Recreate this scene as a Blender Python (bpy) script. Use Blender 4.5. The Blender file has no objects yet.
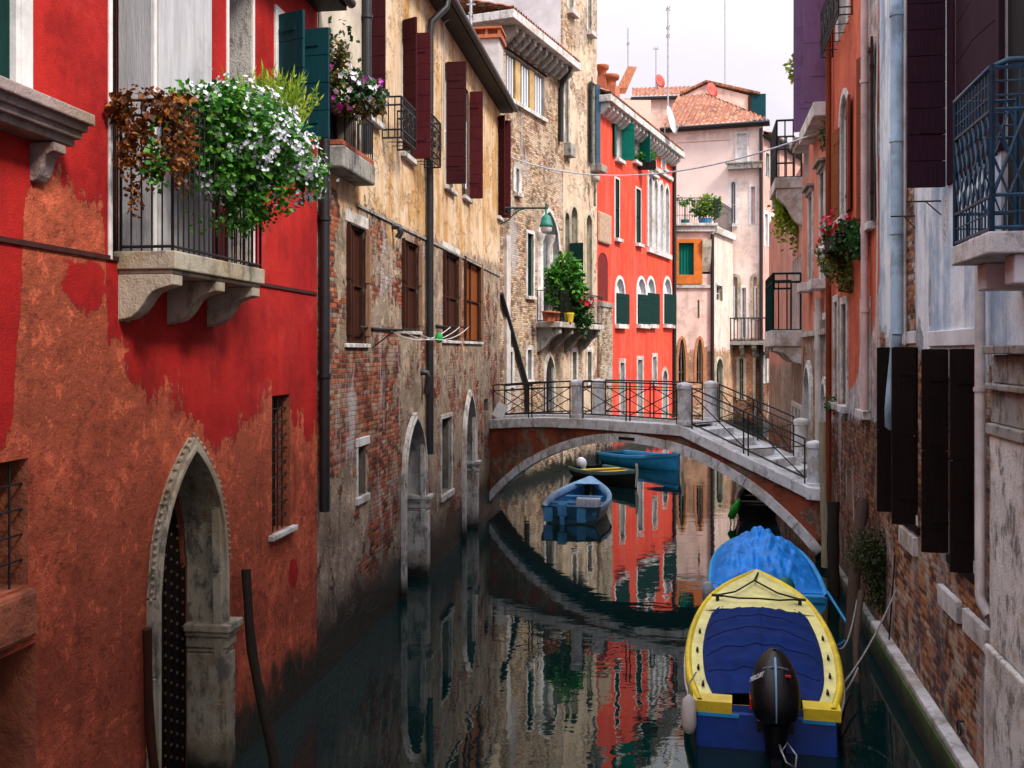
import bpy, bmesh, math, random
from mathutils import Vector, Matrix, noise as mnoise
from mathutils.geometry import tessellate_polygon, delaunay_2d_cdt
random.seed(7)
R = math.radians
SC = bpy.context.scene
COL = SC.collection

# ------------------------------------------------------------------ camera
CAMZ = 4.6
cam = bpy.data.cameras.new('camera'); camo = bpy.data.objects.new('camera', cam); COL.objects.link(camo)
camo.location = (0, 0, CAMZ); camo.rotation_euler = (R(90), 0, 0)
cam.sensor_width = 36.0; cam.lens = 36.0 * 1000 / 1024; cam.shift_y = -32 / 1024
cam.clip_start = 0.1; cam.clip_end = 6000
SC.camera = camo

# ------------------------------------------------------------------ sky, sun, exposure
SUN_EL, SUN_AZ = 47, 128          # azimuth clockwise from +Y
world = bpy.data.worlds.new('World'); SC.world = world; world.use_nodes = True
wn = world.node_tree; wn.nodes.clear()
sky = wn.nodes.new('ShaderNodeTexSky'); sky.sky_type = 'NISHITA'; sky.sun_disc = False
sky.sun_elevation = R(SUN_EL); sky.sun_rotation = R(SUN_AZ); sky.dust_density = 3.0
bg1 = wn.nodes.new('ShaderNodeBackground'); bg1.inputs[1].default_value = 0.12
bg2 = wn.nodes.new('ShaderNodeBackground')
tc = wn.nodes.new('ShaderNodeTexCoord'); mp = wn.nodes.new('ShaderNodeMapping'); mp.inputs['Scale'].default_value = (1, 1, 3.2)
nz = wn.nodes.new('ShaderNodeTexNoise'); nz.inputs['Scale'].default_value = 3.0; nz.inputs['Detail'].default_value = 6
cr = wn.nodes.new('ShaderNodeValToRGB')
cr.color_ramp.elements[0].position = .35; cr.color_ramp.elements[0].color = (0.82, 0.765, 0.84, 1)
cr.color_ramp.elements[1].position = .62; cr.color_ramp.elements[1].color = (1.0, 0.91, 0.935, 1)
mx = wn.nodes.new('ShaderNodeMixShader'); mx.inputs[0].default_value = 0.93
wo = wn.nodes.new('ShaderNodeOutputWorld')
L = wn.links.new
# overcast sky: the zenith is brighter than the horizon
sx = wn.nodes.new('ShaderNodeSeparateXYZ'); m1 = wn.nodes.new('ShaderNodeMath'); m1.operation = 'POWER'; m1.inputs[1].default_value = 2.0; m1.use_clamp = True
m2 = wn.nodes.new('ShaderNodeMath'); m2.operation = 'MULTIPLY_ADD'; m2.inputs[1].default_value = 2.7; m2.inputs[2].default_value = .86
L(tc.outputs['Generated'], sx.inputs[0]); L(sx.outputs[2], m1.inputs[0]); L(m1.outputs[0], m2.inputs[0]); L(m2.outputs[0], bg2.inputs[1])
L(sky.outputs[0], bg1.inputs[0]); L(tc.outputs['Generated'], mp.inputs[0]); L(mp.outputs[0], nz.inputs['Vector'])
L(nz.outputs['Fac'], cr.inputs[0])
zt = wn.nodes.new('ShaderNodeMix'); zt.data_type = 'RGBA'; zt.blend_type = 'MULTIPLY'; zt.inputs[7].default_value = (.76, .90, 1.0, 1)
L(m1.outputs[0], zt.inputs[0]); L(cr.outputs[0], zt.inputs[6]); L(zt.outputs[2], bg2.inputs[0])
L(bg1.outputs[0], mx.inputs[1]); L(bg2.outputs[0], mx.inputs[2]); L(mx.outputs[0], wo.inputs[0])
sun = bpy.data.lights.new('sun', 'SUN'); suno = bpy.data.objects.new('sun', sun); COL.objects.link(suno)
sun.energy = 4.0; sun.angle = R(12); sun.color = (1.0, 0.93, 0.82)
_sd = Vector((math.sin(R(SUN_AZ)) * math.cos(R(SUN_EL)), math.cos(R(SUN_AZ)) * math.cos(R(SUN_EL)), math.sin(R(SUN_EL))))
suno.rotation_euler = _sd.to_track_quat('Z', 'Y').to_euler()
SC.view_settings.view_transform = 'Standard'; SC.view_settings.look = 'None'
SC.view_settings.exposure = 0.26; SC.view_settings.gamma = 1.0; SC.view_settings.use_curve_mapping = False
SC.cycles.max_bounces = 6; SC.cycles.diffuse_bounces = 3; SC.cycles.glossy_bounces = 3

# ------------------------------------------------------------------ pixel -> place helpers
def ray(px, py): return Vector(((px - 512) / 1000.0, 1.0, (352 - py) / 1000.0))
def at(px, py, Y): return Vector((0, 0, CAMZ)) + ray(px, py) * Y
def onz(px, py, z=0.0): return Vector((0, 0, CAMZ)) + ray(px, py) * ((z - CAMZ) / ((352 - py) / 1000.0))

# ------------------------------------------------------------------ mesh builder
class MB:
    def __init__(s): s.v = []; s.f = []; s.m = []; s.sm = []; s.uv = None; s.tint = None
    def add(s, vs, fs, M=None, mi=0, smooth=False):
        b = len(s.v)
        for p in vs:
            p = Vector(p); s.v.append(tuple(M @ p) if M else tuple(p))
        for f in fs: s.f.append([i + b for i in f]); s.m.append(mi); s.sm.append(smooth)
        return s
    def box(s, x0, x1, y0, y1, z0, z1, M=None, mi=0):
        x0, x1 = sorted((x0, x1)); y0, y1 = sorted((y0, y1)); z0, z1 = sorted((z0, z1))
        return s.add([(x0,y0,z0),(x1,y0,z0),(x1,y1,z0),(x0,y1,z0),(x0,y0,z1),(x1,y0,z1),(x1,y1,z1),(x0,y1,z1)],
              [(3,2,1,0),(4,5,6,7),(0,1,5,4),(1,2,6,5),(2,3,7,6),(3,0,4,7)], M, mi)
    def tube(s, pts, r, n=6, closed=False, mi=0, M=None):
        pts = [Vector(p) for p in pts]; k = len(pts)
        rs = r if isinstance(r, (list, tuple)) else [r] * k
        vs = []; fs = []; up = Vector((0.13, 0.21, 0.97)); prev = None
        for i, p in enumerate(pts):
            a = pts[i - 1] if (i > 0 or closed) else p; c = pts[(i + 1) % k] if (i < k - 1 or closed) else p
            t = (c - a)
            t = t.normalized() if t.length > 1e-9 else Vector((0, 0, 1))
            u = prev - t * prev.dot(t) if prev is not None else up - t * up.dot(t)
            if u.length < 1e-4: u = Vector((1, 0, 0)) - t * t.x
            u.normalize(); prev = u; w = t.cross(u)
            for j in range(n):
                an = 2 * math.pi * j / n
                vs.append(p + (u * math.cos(an) + w * math.sin(an)) * rs[i])
        for i in range(k if closed else k - 1):
            for j in range(n):
                a0 = i * n + j; a1 = i * n + (j + 1) % n; b0 = ((i + 1) % k) * n + j; b1 = ((i + 1) % k) * n + (j + 1) % n
                fs.append((a0, a1, b1, b0))
        s.add(vs, fs, M, mi, n > 5)
        if not closed: s.add(vs[:n], [tuple(range(n - 1, -1, -1))], M, mi); s.add(vs[-n:], [tuple(range(n))], M, mi)
        return s
    def lathe(s, prof, c=(0, 0, 0), n=16, mi=0, M=None, smooth=True):
        vs = []; fs = []
        for (r, z) in prof:
            for j in range(n):
                a = 2 * math.pi * j / n; vs.append((c[0] + r * math.cos(a), c[1] + r * math.sin(a), c[2] + z))
        for i in range(len(prof) - 1):
            for j in range(n):
                fs.append((i*n+j, i*n+(j+1) % n, (i+1)*n+(j+1) % n, (i+1)*n+j))
        s.add(vs, fs, M, mi, smooth)
        s.add(vs[:n], [tuple(range(n - 1, -1, -1))], M, mi); s.add(vs[-n:], [tuple(range(n))], M, mi)
        return s
    def prism(s, poly, d, M=None, mi=0, smooth=False):
        """poly: list of 3D points; d: extrusion vector"""
        d = Vector(d); a = [Vector(p) for p in poly]; n = len(a); b = [p + d for p in a]
        tr = tessellate_polygon([a])
        s.add(a, [tuple(t) for t in tr], M, mi); s.add(b, [tuple(reversed(t)) for t in tr], M, mi)
        s.add(a + b, [(i, (i+1) % n, n+(i+1) % n, n+i) for i in range(n)], M, mi, smooth)
        return s
    def strip(s, A, B, C=None, mi=0, M=None):
        n = len(A)
        return s.add(list(A) + list(B), [(i, i+1, n+i+1, n+i) for i in range(n - 1)], M, mi)
    def ring(s, inn, out, y0, y1, mi=0, M=None):
        """open strip between two polylines (u,z), y0 front, y1 back"""
        n = len(inn)
        def P(q, y): return [(a, y, b) for a, b in q]
        s.strip(P(out, y0), P(inn, y0), mi=mi, M=M); s.strip(P(inn, y0), P(inn, y1), mi=mi, M=M)
        s.strip(P(out, y1), P(out, y0), mi=mi, M=M)
        for k in (0, -1):
            s.add([(inn[k][0], y0, inn[k][1]), (out[k][0], y0, out[k][1]), (out[k][0], y1, out[k][1]), (inn[k][0], y1, inn[k][1])], [(0, 1, 2, 3)], M, mi)
        return s
    def build(s, name, mat, parent=None, bevel=0, weld=False, loc=None):
        me = bpy.data.meshes.new(name); me.from_pydata(s.v, [], s.f)
        mats = mat if isinstance(mat, (list, tuple)) else [mat]
        for m in mats: me.materials.append(m)
        me.polygons.foreach_set('material_index', s.m); me.polygons.foreach_set('use_smooth', s.sm)
        if s.tint:
            at_ = me.attributes.new('tint', 'FLOAT', 'FACE'); at_.data.foreach_set('value', s.tint)
        bm = bmesh.new(); bm.from_mesh(me)
        if weld or bevel: bmesh.ops.remove_doubles(bm, verts=bm.verts, dist=1e-4)
        if not s.tint: bmesh.ops.recalc_face_normals(bm, faces=bm.faces)
        bm.to_mesh(me); bm.free()
        o = bpy.data.objects.new(name, me); COL.objects.link(o)
        if parent: o.parent = parent
        if loc: o.location = loc
        if bevel:
            b = o.modifiers.new('bevel', 'BEVEL'); b.width = bevel; b.segments = 2; b.limit_method = 'ANGLE'; b.angle_limit = R(40)
        return o

def tag(o, label=None, cat=None, group=None, kind=None):
    if label: o['label'] = label
    if cat: o['category'] = cat
    if group: o['group'] = group
    if kind: o['kind'] = kind
    return o
def empty(name, loc=(0, 0, 0), rz=0, label=None, cat=None, group=None):
    o = bpy.data.objects.new(name, None); COL.objects.link(o); o.empty_display_size = .2
    o.location = loc; o.rotation_euler = (0, 0, rz)
    return tag(o, label, cat, group)
def lerp(a, b, t): return a + (b - a) * t

# ------------------------------------------------------------------ material helpers
class T:
    def __init__(s, name):
        s.mat = bpy.data.materials.new(name); s.mat.use_nodes = True
        s.nt = s.mat.node_tree; s.nt.nodes.clear()
        s.out = s.nt.nodes.new('ShaderNodeOutputMaterial')
        s.bsdf = s.nt.nodes.new('ShaderNodeBsdfPrincipled'); s.nt.links.new(s.bsdf.outputs[0], s.out.inputs[0])
        c = s.nt.nodes.new('ShaderNodeTexCoord'); s.P = c.outputs['Object']
        sp = s.nt.nodes.new('ShaderNodeSeparateXYZ'); s.nt.links.new(s.P, sp.inputs[0])
        s.x, s.y, s.z = sp.outputs
    def put(s, sock, v):
        if isinstance(v, bpy.types.NodeSocket): s.nt.links.new(v, sock)
        elif isinstance(v, (tuple, list)) and len(v) == 3 and sock.type == 'RGBA': sock.default_value = (*v, 1)
        else: sock.default_value = v
    def node(s, t, ins=None, **props):
        n = s.nt.nodes.new('ShaderNode' + t)
        for k, v in props.items(): setattr(n, k, v)
        for k, v in (ins or {}).items(): s.put(n.inputs[k], v)
        return n
    def math(s, op, a, b=0.0, clamp=False, c=None):
        n = s.node('Math', {0: a, 1: b}, operation=op, use_clamp=clamp)
        if c is not None: s.put(n.inputs[2], c)
        return n.outputs[0]
    def vec(s, x, y, z): return s.node('CombineXYZ', {0: x, 1: y, 2: z}).outputs[0]
    def vmul(s, v, k): return s.node('VectorMath', {0: v, 1: k}, operation='MULTIPLY').outputs[0]
    def vadd(s, v, k): return s.node('VectorMath', {0: v, 1: k}, operation='ADD').outputs[0]
    def noise(s, scale, detail=4, rough=.6, dist=0., v=None, k=None, off=None):
        v = v if v is not None else s.P
        if k: v = s.vmul(v, k)
        if off: v = s.vadd(v, off)
        return s.node('TexNoise', {'Vector': v, 'Scale': scale, 'Detail': detail, 'Roughness': rough, 'Distortion': dist}).outputs['Fac']
    def ss(s, x, lo, hi, a=0., b=1.):
        return s.node('MapRange', {0: x, 1: lo, 2: hi, 3: a, 4: b}, interpolation_type='SMOOTHSTEP').outputs[0]
    def ramp(s, fac, stops):
        n = s.node('ValToRGB', {0: fac}); e = n.color_ramp.elements
        while len(e) < len(stops): e.new(.5)
        for i, (p, c) in enumerate(stops): e[i].position = p; e[i].color = (*c, 1) if len(c) == 3 else c
        return n.outputs[0]
    def mix(s, f, a, b, blend='MIX'):
        n = s.node('Mix', data_type='RGBA', blend_type=blend)
        s.put(n.inputs[0], f); s.put(n.inputs[6], a); s.put(n.inputs[7], b)
        return n.outputs[2]
    def curve(s, x, pts):
        """piecewise-linear function of x through pts [(x,z)...]"""
        pts = sorted(pts); x0, x1 = pts[0][0], pts[-1][0]; z0 = min(p[1] for p in pts); z1 = max(p[1] for p in pts) + 1e-4
        n = s.node('FloatCurve', {0: 1.0, 1: s.node('MapRange', {0: x, 1: x0, 2: x1, 3: 0., 4: 1.}).outputs[0]})
        c = n.mapping.curves[0]
        while len(c.points) < len(pts): c.points.new(.5, .5)
        for q, (a, b) in zip(c.points, pts):
            q.location = ((a - x0) / (x1 - x0), (b - z0) / (z1 - z0)); q.handle_type = 'VECTOR'
        n.mapping.update()
        return s.math('MULTIPLY_ADD', n.outputs[0], z1 - z0, c=z0)
    def finish(s, color, rough=.8, height=None, dist=.01, metallic=0., spec=.3, strength=1.0):
        s.put(s.bsdf.inputs['Base Color'], color); s.put(s.bsdf.inputs['Roughness'], rough)
        s.put(s.bsdf.inputs['Metallic'], metallic); s.bsdf.inputs['Specular IOR Level'].default_value = spec
        if height is not None:
            b = s.node('Bump', {'Height': height, 'Distance': dist, 'Strength': strength}); s.nt.links.new(b.outputs[0], s.bsdf.inputs['Normal'])
        return s.mat

def dark(c, k): return tuple(a * k for a in c)
def simple(name, c, rough=.7, var=.35, scale=6, metallic=0., spec=.3, bump=.004, k=(1, 1, 1), c2=None, grime=.0):
    t = T(name); n = t.noise(scale, 5, .65, k=k)
    col = t.ramp(n, [(.3, dark(c, 1 - var)), (.7, c2 or dark(c, 1 + var * .6))])
    if grime:
        g = t.ss(t.noise(scale * .45, 6, .7, off=(3, 1, 7)), .45, .68); col = t.mix(t.math('MULTIPLY', g, grime), col, (.035, .03, .025))
    return t.finish(col, rough, t.noise(scale * 6, 4, k=k), bump, metallic, spec)
def wood(name, c, rough=.7, var=.5, spec=.1):
    t = T(name); n = t.noise(9, 5, .7, .6, k=(6, 6, .35)); n2 = t.noise(1.7, 3)
    col = t.ramp(n, [(.25, dark(c, 1 - var)), (.75, dark(c, 1 + var * .7))])
    col = t.mix(t.ss(n2, .5, .8), col, dark(c, .6))
    return t.finish(col, rough, n, .004, 0, spec)
def stone(name, c=(.6, .57, .53), rough=.75, grime=.7, warm=(.25, .17, .1)):
    t = T(name); n = t.noise(2.2, 6, .7); n2 = t.noise(5, 6, .75, k=(1, 1, .5), off=(4, 2, 1)); n3 = t.noise(40, 4, .7)
    col = t.ramp(n, [(.3, dark(c, .72)), (.65, c)])
    col = t.mix(t.math('MULTIPLY', t.ss(n2, .49, .62), grime), col, (.07, .065, .06))
    col = t.mix(t.math('MULTIPLY', t.ss(t.noise(1.1, 7, .72, off=(9, 9, 2)), .5, .62), .6), col, warm)
    wet = t.ss(t.math('ADD', t.z, t.math('MULTIPLY', t.noise(3, 4), .5)), .3, .75)
    col = t.mix(wet, (.012, .014, .009), col)
    return t.finish(col, rough, t.math('ADD', n3, t.math('MULTIPLY', n2, 2.)), .012)

def blobmask(t, blobs, nz, amp, soft=.12):
    m = None
    for (uc, zc, ru, rz) in blobs:
        a = t.math('POWER', t.math('DIVIDE', t.math('SUBTRACT', t.x, uc), ru), 2.0)
        b = t.math('POWER', t.math('DIVIDE', t.math('SUBTRACT', t.z, zc), rz), 2.0)
        d = t.math('SQRT', t.math('ADD', a, b))
        d = t.math('ADD', d, t.math('MULTIPLY', nz, amp * 2.2))
        k = t.ss(d, 1 + soft, 1 - soft)
        m = k if m is None else t.math('MAXIMUM', m, k)
    return m

def wallmat(name, coat, under, brick, coat_lo=None, under_lo=None, amp=.7, under_amp=.9, coat_flake=.0, under_flake=.0,
            brick_blobs=(), coat_blobs=(), bare_blobs=(), under_bare=(), streak=.5, streak_col=(.05, .04, .035), streak2=None, wet=.6,
            brick_bias=0., rough=.88, mottle=.5, flake_scale=1.3, speck=.3):
    """layers: brick, render (under), paint coat (coat)"""
    t = T(name); x = t.math('ADD', t.x, t.y)
    P2 = t.vec(x, t.z, 0.0)
    big = t.noise(.55, 5, .65, off=(1, 5, 2)); med = t.noise(1.6, 7, .68, off=(7, 2, 4)); fine = t.noise(11, 6, .72); grit = t.noise(60, 3, .7)
    st = t.noise(3.2, 6, .66, .3, k=(1, 1, .09)); st2 = t.math('MULTIPLY_ADD', t.noise(1.6, 6, .65, .4, k=(1, 1, .16), off=(8, 3, 3)), .65, c=t.math('MULTIPLY', med, .35))
    # brick
    jit = t.math('MULTIPLY', t.math('SUBTRACT', t.noise(4, 3), .5), .035)
    bt = t.node('TexBrick', {'Vector': t.vec(t.math('ADD', x, jit), t.math('ADD', t.z, jit), 0.0), 'Color1': (0, 0, 0), 'Color2': (1, 1, 1), 'Mortar': (.5, .5, .5), 'Scale': 1.0,
                'Mortar Size': .012, 'Mortar Smooth': .35, 'Bias': brick_bias, 'Brick Width': .25, 'Row Height': .075})
    zone = t.noise(1.1, 6, .7, .3, off=(2, 8, 8))
    rv = t.math('ADD', t.node('RGBToBW', {0: bt.outputs[0]}).outputs[0], t.math('MULTIPLY', t.math('SUBTRACT', zone, .5), 1.5))
    B0, B1, BM = brick
    bcol = t.ramp(rv, [(.0, dark(B1, .45)), (.3, B1), (.55, B0), (.75, (min(1, B0[0]*1.25), B0[1]*1.7, B0[2]*1.4)), (.9, BM), (1.0, dark(BM, 1.5))])
    bcol = t.mix(t.math('MULTIPLY', t.ss(fine, .45, .7), .55), bcol, dark(B1, .5))
    bcol = t.mix(t.math('MULTIPLY', bt.outputs['Fac'], .85), bcol, t.mix(t.ss(zone, .4, .6), dark(BM, .22), dark(BM, .75)))  # joint shadow painted in as dark mortar, paler in some zones
    bcol = t.mix(t.math('MULTIPLY', t.ss(t.noise(1.0, 9, .74, .3, off=(2, 3, 8)), .52, .57), .75), bcol, t.mix(fine, dark(BM, .7), dark(BM, 1.6)))
    bcol = t.mix(t.math('MULTIPLY', t.ss(t.noise(1.3, 8, .74, .3, off=(5, 1, 3)), .52, .6), .75), bcol, dark(B1, .3))
    bcol = t.mix(t.math('MULTIPLY', t.ss(t.noise(.9, 6, .7, .3, k=(1.6, 1, .4), off=(1, 1, 6)), .54, .62), .7), bcol, (.5, .46, .47))
    bh = t.math('SUBTRACT', t.math('MULTIPLY', fine, .6), t.math('MULTIPLY', bt.outputs['Fac'], .9))
    # render
    ucol = t.ramp(med, [(.38, under[0]), (.5, dark(under[1], 1.1)), (.62, dark(under[1], .6))])
    ucol = t.mix(t.ss(big, .45, .6), ucol, dark(under[0], .6))
    ucol = t.mix(t.math('MULTIPLY', t.ss(fine, .5, .75), mottle), ucol, dark(under[0], .35))
    ucol = t.mix(t.math('MULTIPLY', t.ss(grit, .58, .72), speck), ucol, dark(under[1], 1.5))
    pit = t.noise(5.5, 5, .75, .3, off=(6, 1, 9))
    ucol = t.mix(t.math('MULTIPLY', t.ss(pit, .56, .6), .75), ucol, t.mix(fine, dark(under[1], .2), dark(under[0], .6)))
    ucol = t.mix(t.math('MULTIPLY', t.ss(pit, .44, .38), .5), ucol, dark(under[0], 1.5))
    # coat
    ccol = t.ramp(big, [(.4, coat[0]), (.6, coat[1])])
    ccol = t.mix(t.math('MULTIPLY', t.ss(med, .5, .62), .4), ccol, dark(coat[1], .6))
    if streak2: ccol = t.mix(t.ss(st2, .46, .62), ccol, streak2)
    ccol = t.mix(t.math('MULTIPLY', t.ss(t.noise(.8, 7, .7, .3, off=(4, 4, 1)), .53, .66), .35), ccol, tuple(min(1, q*1.25 + .045) for q in coat[0]))
    ccol = t.mix(t.math('MULTIPLY', t.ss(st2, .45, .62), .4), ccol, dark(coat[1], .55))
    ccol = t.mix(t.math('MULTIPLY', t.ss(fine, .5, .8), .45), ccol, dark(coat[0], .4))
    nd = t.math('ADD', t.math('SUBTRACT', med, .5), t.math('MULTIPLY', t.math('SUBTRACT', fine, .5), .35))
    stn = t.math('SUBTRACT', st, .5)
    def mask(lo, am, flake, blobs, bare, off):
        if lo is not None:
            h = t.math('SUBTRACT', t.z, t.curve(t.x, lo))
            h = t.math('ADD', h, t.math('MULTIPLY', t.math('ADD', nd, t.math('MULTIPLY', stn, .8)), am * 2.2))
            m = t.ss(h, -.02, .02)
        else: m = 1.0
        if flake:
            f = t.noise(flake_scale, 8, .7, .2, off=off)
            m = t.math('MULTIPLY', m, t.ss(f, flake, flake + .02))
        if bare: m = t.math('MULTIPLY', m, t.math('SUBTRACT', 1.0, blobmask(t, bare, nd, 1.3, .04)))
        if blobs: m = t.math('MAXIMUM', m, blobmask(t, blobs, nd, 1.3, .04))
        return m
    mu = mask(under_lo, under_amp, under_flake, (), list(brick_blobs) + list(under_bare), (5, 5, 1))
    mc = mask(coat_lo, amp, coat_flake, coat_blobs, list(bare_blobs), (2, 9, 3))
    if brick_blobs: mc = t.math('MULTIPLY', mc, t.math('SUBTRACT', 1.0, blobmask(t, brick_blobs, nd, 1.3, .04)))
    mu = mu if not isinstance(mu, float) else 1.0
    col = t.mix(mu, bcol, ucol); col = t.mix(mc, col, ccol)
    col = t.mix(t.math('MULTIPLY', t.ss(st, .5, .74), streak), col, streak_col)
    edge = t.math('MULTIPLY', t.math('MULTIPLY', mc, t.math('SUBTRACT', 1.0, mc)), 4.0) if not isinstance(mc, float) else 0.0
    col = t.mix(t.math('MULTIPLY', edge, .5), col, (.05, .03, .02))
    # tide mark: wet black-green weed just above the water
    w = t.ss(t.math('ADD', t.z, t.math('MULTIPLY', t.math('SUBTRACT', med, .5), 1.6)), wet * .5, wet * 1.35)
    col = t.mix(w, t.mix(fine, (.004, .006, .004), (.02, .022, .012)), col)
    h = t.math('ADD', t.math('MULTIPLY', bh, t.math('SUBTRACT', 1.0, t.math('MAXIMUM', mu, mc))), t.math('MULTIPLY', mu, .9))
    h = t.math('ADD', h, t.math('MULTIPLY', mc, .45)); h = t.math('ADD', h, t.math('MULTIPLY', fine, t.math('MULTIPLY_ADD', mc, -.75, c=1.0))); h = t.math('ADD', h, t.math('MULTIPLY', grit, .2))
    h = t.math('ADD', h, t.math('MULTIPLY', med, .5))
    return t.finish(col, t.math('MULTIPLY_ADD', w, rough - .3, c=.3), h, .036, spec=.2)

def leafmat(name, a, b, c=None, trans=.3, rough=.5):
    t = T(name); at_ = t.node('Attribute', attribute_name='tint').outputs['Fac']
    stops = [(0, a), (.6, b)] + ([(1, c)] if c else [])
    col = t.ramp(at_, stops); t.finish(col, rough, spec=.3)
    tr = t.node('BsdfTranslucent', {'Color': col}); m = t.node('MixShader', {0: trans, 1: t.bsdf.outputs[0], 2: tr.outputs[0]})
    t.nt.links.new(m.outputs[0], t.out.inputs[0]); return t.mat
def glassmat(name, c=(.008, .011, .014), rough=.09, spec=.35):
    t = T(name); n = t.noise(1.5, 2)
    return t.finish(t.ramp(n, [(.3, dark(c, .6)), (.7, c)]), rough, t.noise(3, 2), .002, 0, spec)
def tilemat(name, base=(.42, .15, .07)):
    t = T(name)
    br = t.node('TexBrick', {'Vector': t.vec(t.x, t.math('MULTIPLY', t.y, 1.), 0.0), 'Color1': (.5, .19, .09), 'Color2': (.27, .08, .045), 'Mortar': (.1, .04, .03),
                'Scale': 1., 'Brick Width': .24, 'Row Height': .36, 'Mortar Size': .012}, offset=0.0)
    n = t.noise(2.5, 6, .7); col = t.mix(t.ss(n, .5, .66), br.outputs[0], (.5, .32, .22)); col = t.mix(t.ss(t.noise(1.3, 6, .7, off=(3, 3, 3)), .55, .68), col, (.07, .05, .04))
    col = t.mix(t.ss(t.noise(9, 3), .35, .65), t.mix(1.0, col, (.55, .55, .55), 'MULTIPLY'), col)
    return t.finish(col, .85, n, .01)

m_stone = stone('istrian_stone'); m_stone_w = stone('white_stone', (.72, .70, .68), grime=.45); m_stone_g = stone('grey_stone', (.36, .35, .32), grime=.85)
m_stone_y = stone('warm_stone', (.56, .5, .38), grime=.6, warm=(.3, .2, .08))
m_burg = wood('burgundy_wood', (.085, .012, .016)); m_burg_shade = wood('shaded_burgundy_wood', (.045, .008, .012))  # darker copy puts the shade on the near leaves into the wood colour
m_green = wood('green_wood', (.005, .03, .026)); m_teal = wood('teal_wood', (.004, .16, .12), var=.3); m_bgreen = wood('blue_green_wood', (.006, .05, .062), var=.3)
m_brown = wood('brown_wood', (.05, .017, .010)); m_brown2 = wood('pale_brown_wood', (.3, .15, .085)); m_orangewood = wood('orange_brown_wood', (.22, .06, .012))
m_pdark = wood('dark_plum_wood', (.034, .012, .022)); m_purple = wood('purple_wood', (.18, .10, .20), var=.25); m_dkwood = wood('near_black_wood', (.014, .008, .007))
m_rust = wood('rust_red_wood', (.2, .045, .02)); m_cream = wood('cream_wood', (.62, .56, .47), var=.2)
m_iron = simple('black_iron', (.012, .012, .014), .5, .4, 20, spec=.4); m_ironb = simple('blue_iron', (.012, .06, .11), .45, .5, 9, spec=.5)
m_pipe = simple('dark_pipe', (.012, .013, .016), .45, .5, 8, spec=.5); m_pipeb = simple('blue_grey_pipe', (.42, .60, .74), .5, .35, 4, k=(1, 1, .4), grime=.5)
m_pipew = simple('white_pipe', (.6, .55, .52), .5, .25, 4, k=(1, 1, .4), grime=.4); m_pipep = simple('pinkish_pipe', (.62, .44, .42), .5, .25, 4, k=(1, 1, .4), grime=.3)
m_glass = glassmat('dark_glass'); m_glassl = glassmat('pale_glass', (.16, .2, .22), .15); m_hole = simple('dark_interior', (.006, .005, .006), .9, .3)
m_white = simple('white_paint', (.76, .74, .73), .6, .18, 3, grime=.25); m_terra = simple('terracotta', (.42, .13, .06), .8, .35, 9)
m_tile = tilemat('roof_tiles'); m_slate = simple('dark_eave', (.02, .02, .023), .6, .4, 5)
m_curtain = simple('white_curtain', (.72, .74, .8), .9, .15, 3, k=(5, 5, .3))
m_greypl = simple('grey_plaster', (.5, .49, .48), .9, .3, 1.6, grime=.35); m_whitepl = simple('white_plaster', (.68, .68, .70), .9, .2, 1.2, grime=.2)
BR_RED = ((.46, .09, .035), (.2, .045, .025), (.30, .23, .17)); BR_TAN = ((.6, .36, .24), (.4, .22, .14), (.54, .43, .32)); BR_BROWN = ((.30, .10, .045), (.15, .05, .03), (.2, .13, .085))
# ------------------------------------------------------------------ houses
def arch_poly(u0, u1, z0, zs, rise, kind='round', n=12):
    """opening outline from bottom left, up, over, to bottom right (list of (u,z))"""
    c = (u0 + u1) / 2; hw = (u1 - u0) / 2; pts = [(u0, z0)]
    for i in range(n + 1):
        s = -1 + 2 * i / n
        if kind == 'round': a = math.pi * (1 - i / n); pts.append((c + hw * math.cos(a), zs + rise * math.sin(a)))
        elif kind == 'gothic':
            Rr = (hw*hw + rise*rise) / (2*hw); pts.append((c + hw*s, zs + math.sqrt(max(0, Rr*Rr - (hw*abs(s) - (hw - Rr))**2))))
        elif kind == 'lancet':
            k = abs(s); pts.append((c + hw * s, zs + rise * (1 - k ** 2.0) ** .95))
    pts.append((u1, z0)); return pts
def rect_poly(u0, u1, z0, z1): return [(u0, z0), (u0, z1), (u1, z1), (u1, z0)]
def grow(poly, w, top=None):
    """outline moved outwards by w, the two feet stay on their level"""
    n = len(poly); out = []
    for i, p in enumerate(poly):
        a = Vector(poly[max(i - 1, 0)]); b = Vector(poly[min(i + 1, n - 1)]); p = Vector(p)
        e1 = (p - a); e2 = (b - p)
        n1 = Vector((-e1.y, e1.x)).normalized() if e1.length > 1e-6 else None
        n2 = Vector((-e2.y, e2.x)).normalized() if e2.length > 1e-6 else None
        if n1 is None: nn = n2; k = 1
        elif n2 is None: nn = n1; k = 1
        else:
            nn = (n1 + n2).normalized(); k = 1 / max(.4, nn.dot(n1))
        q = p + nn * w * k; out.append((q.x, q.y))
    return out

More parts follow.
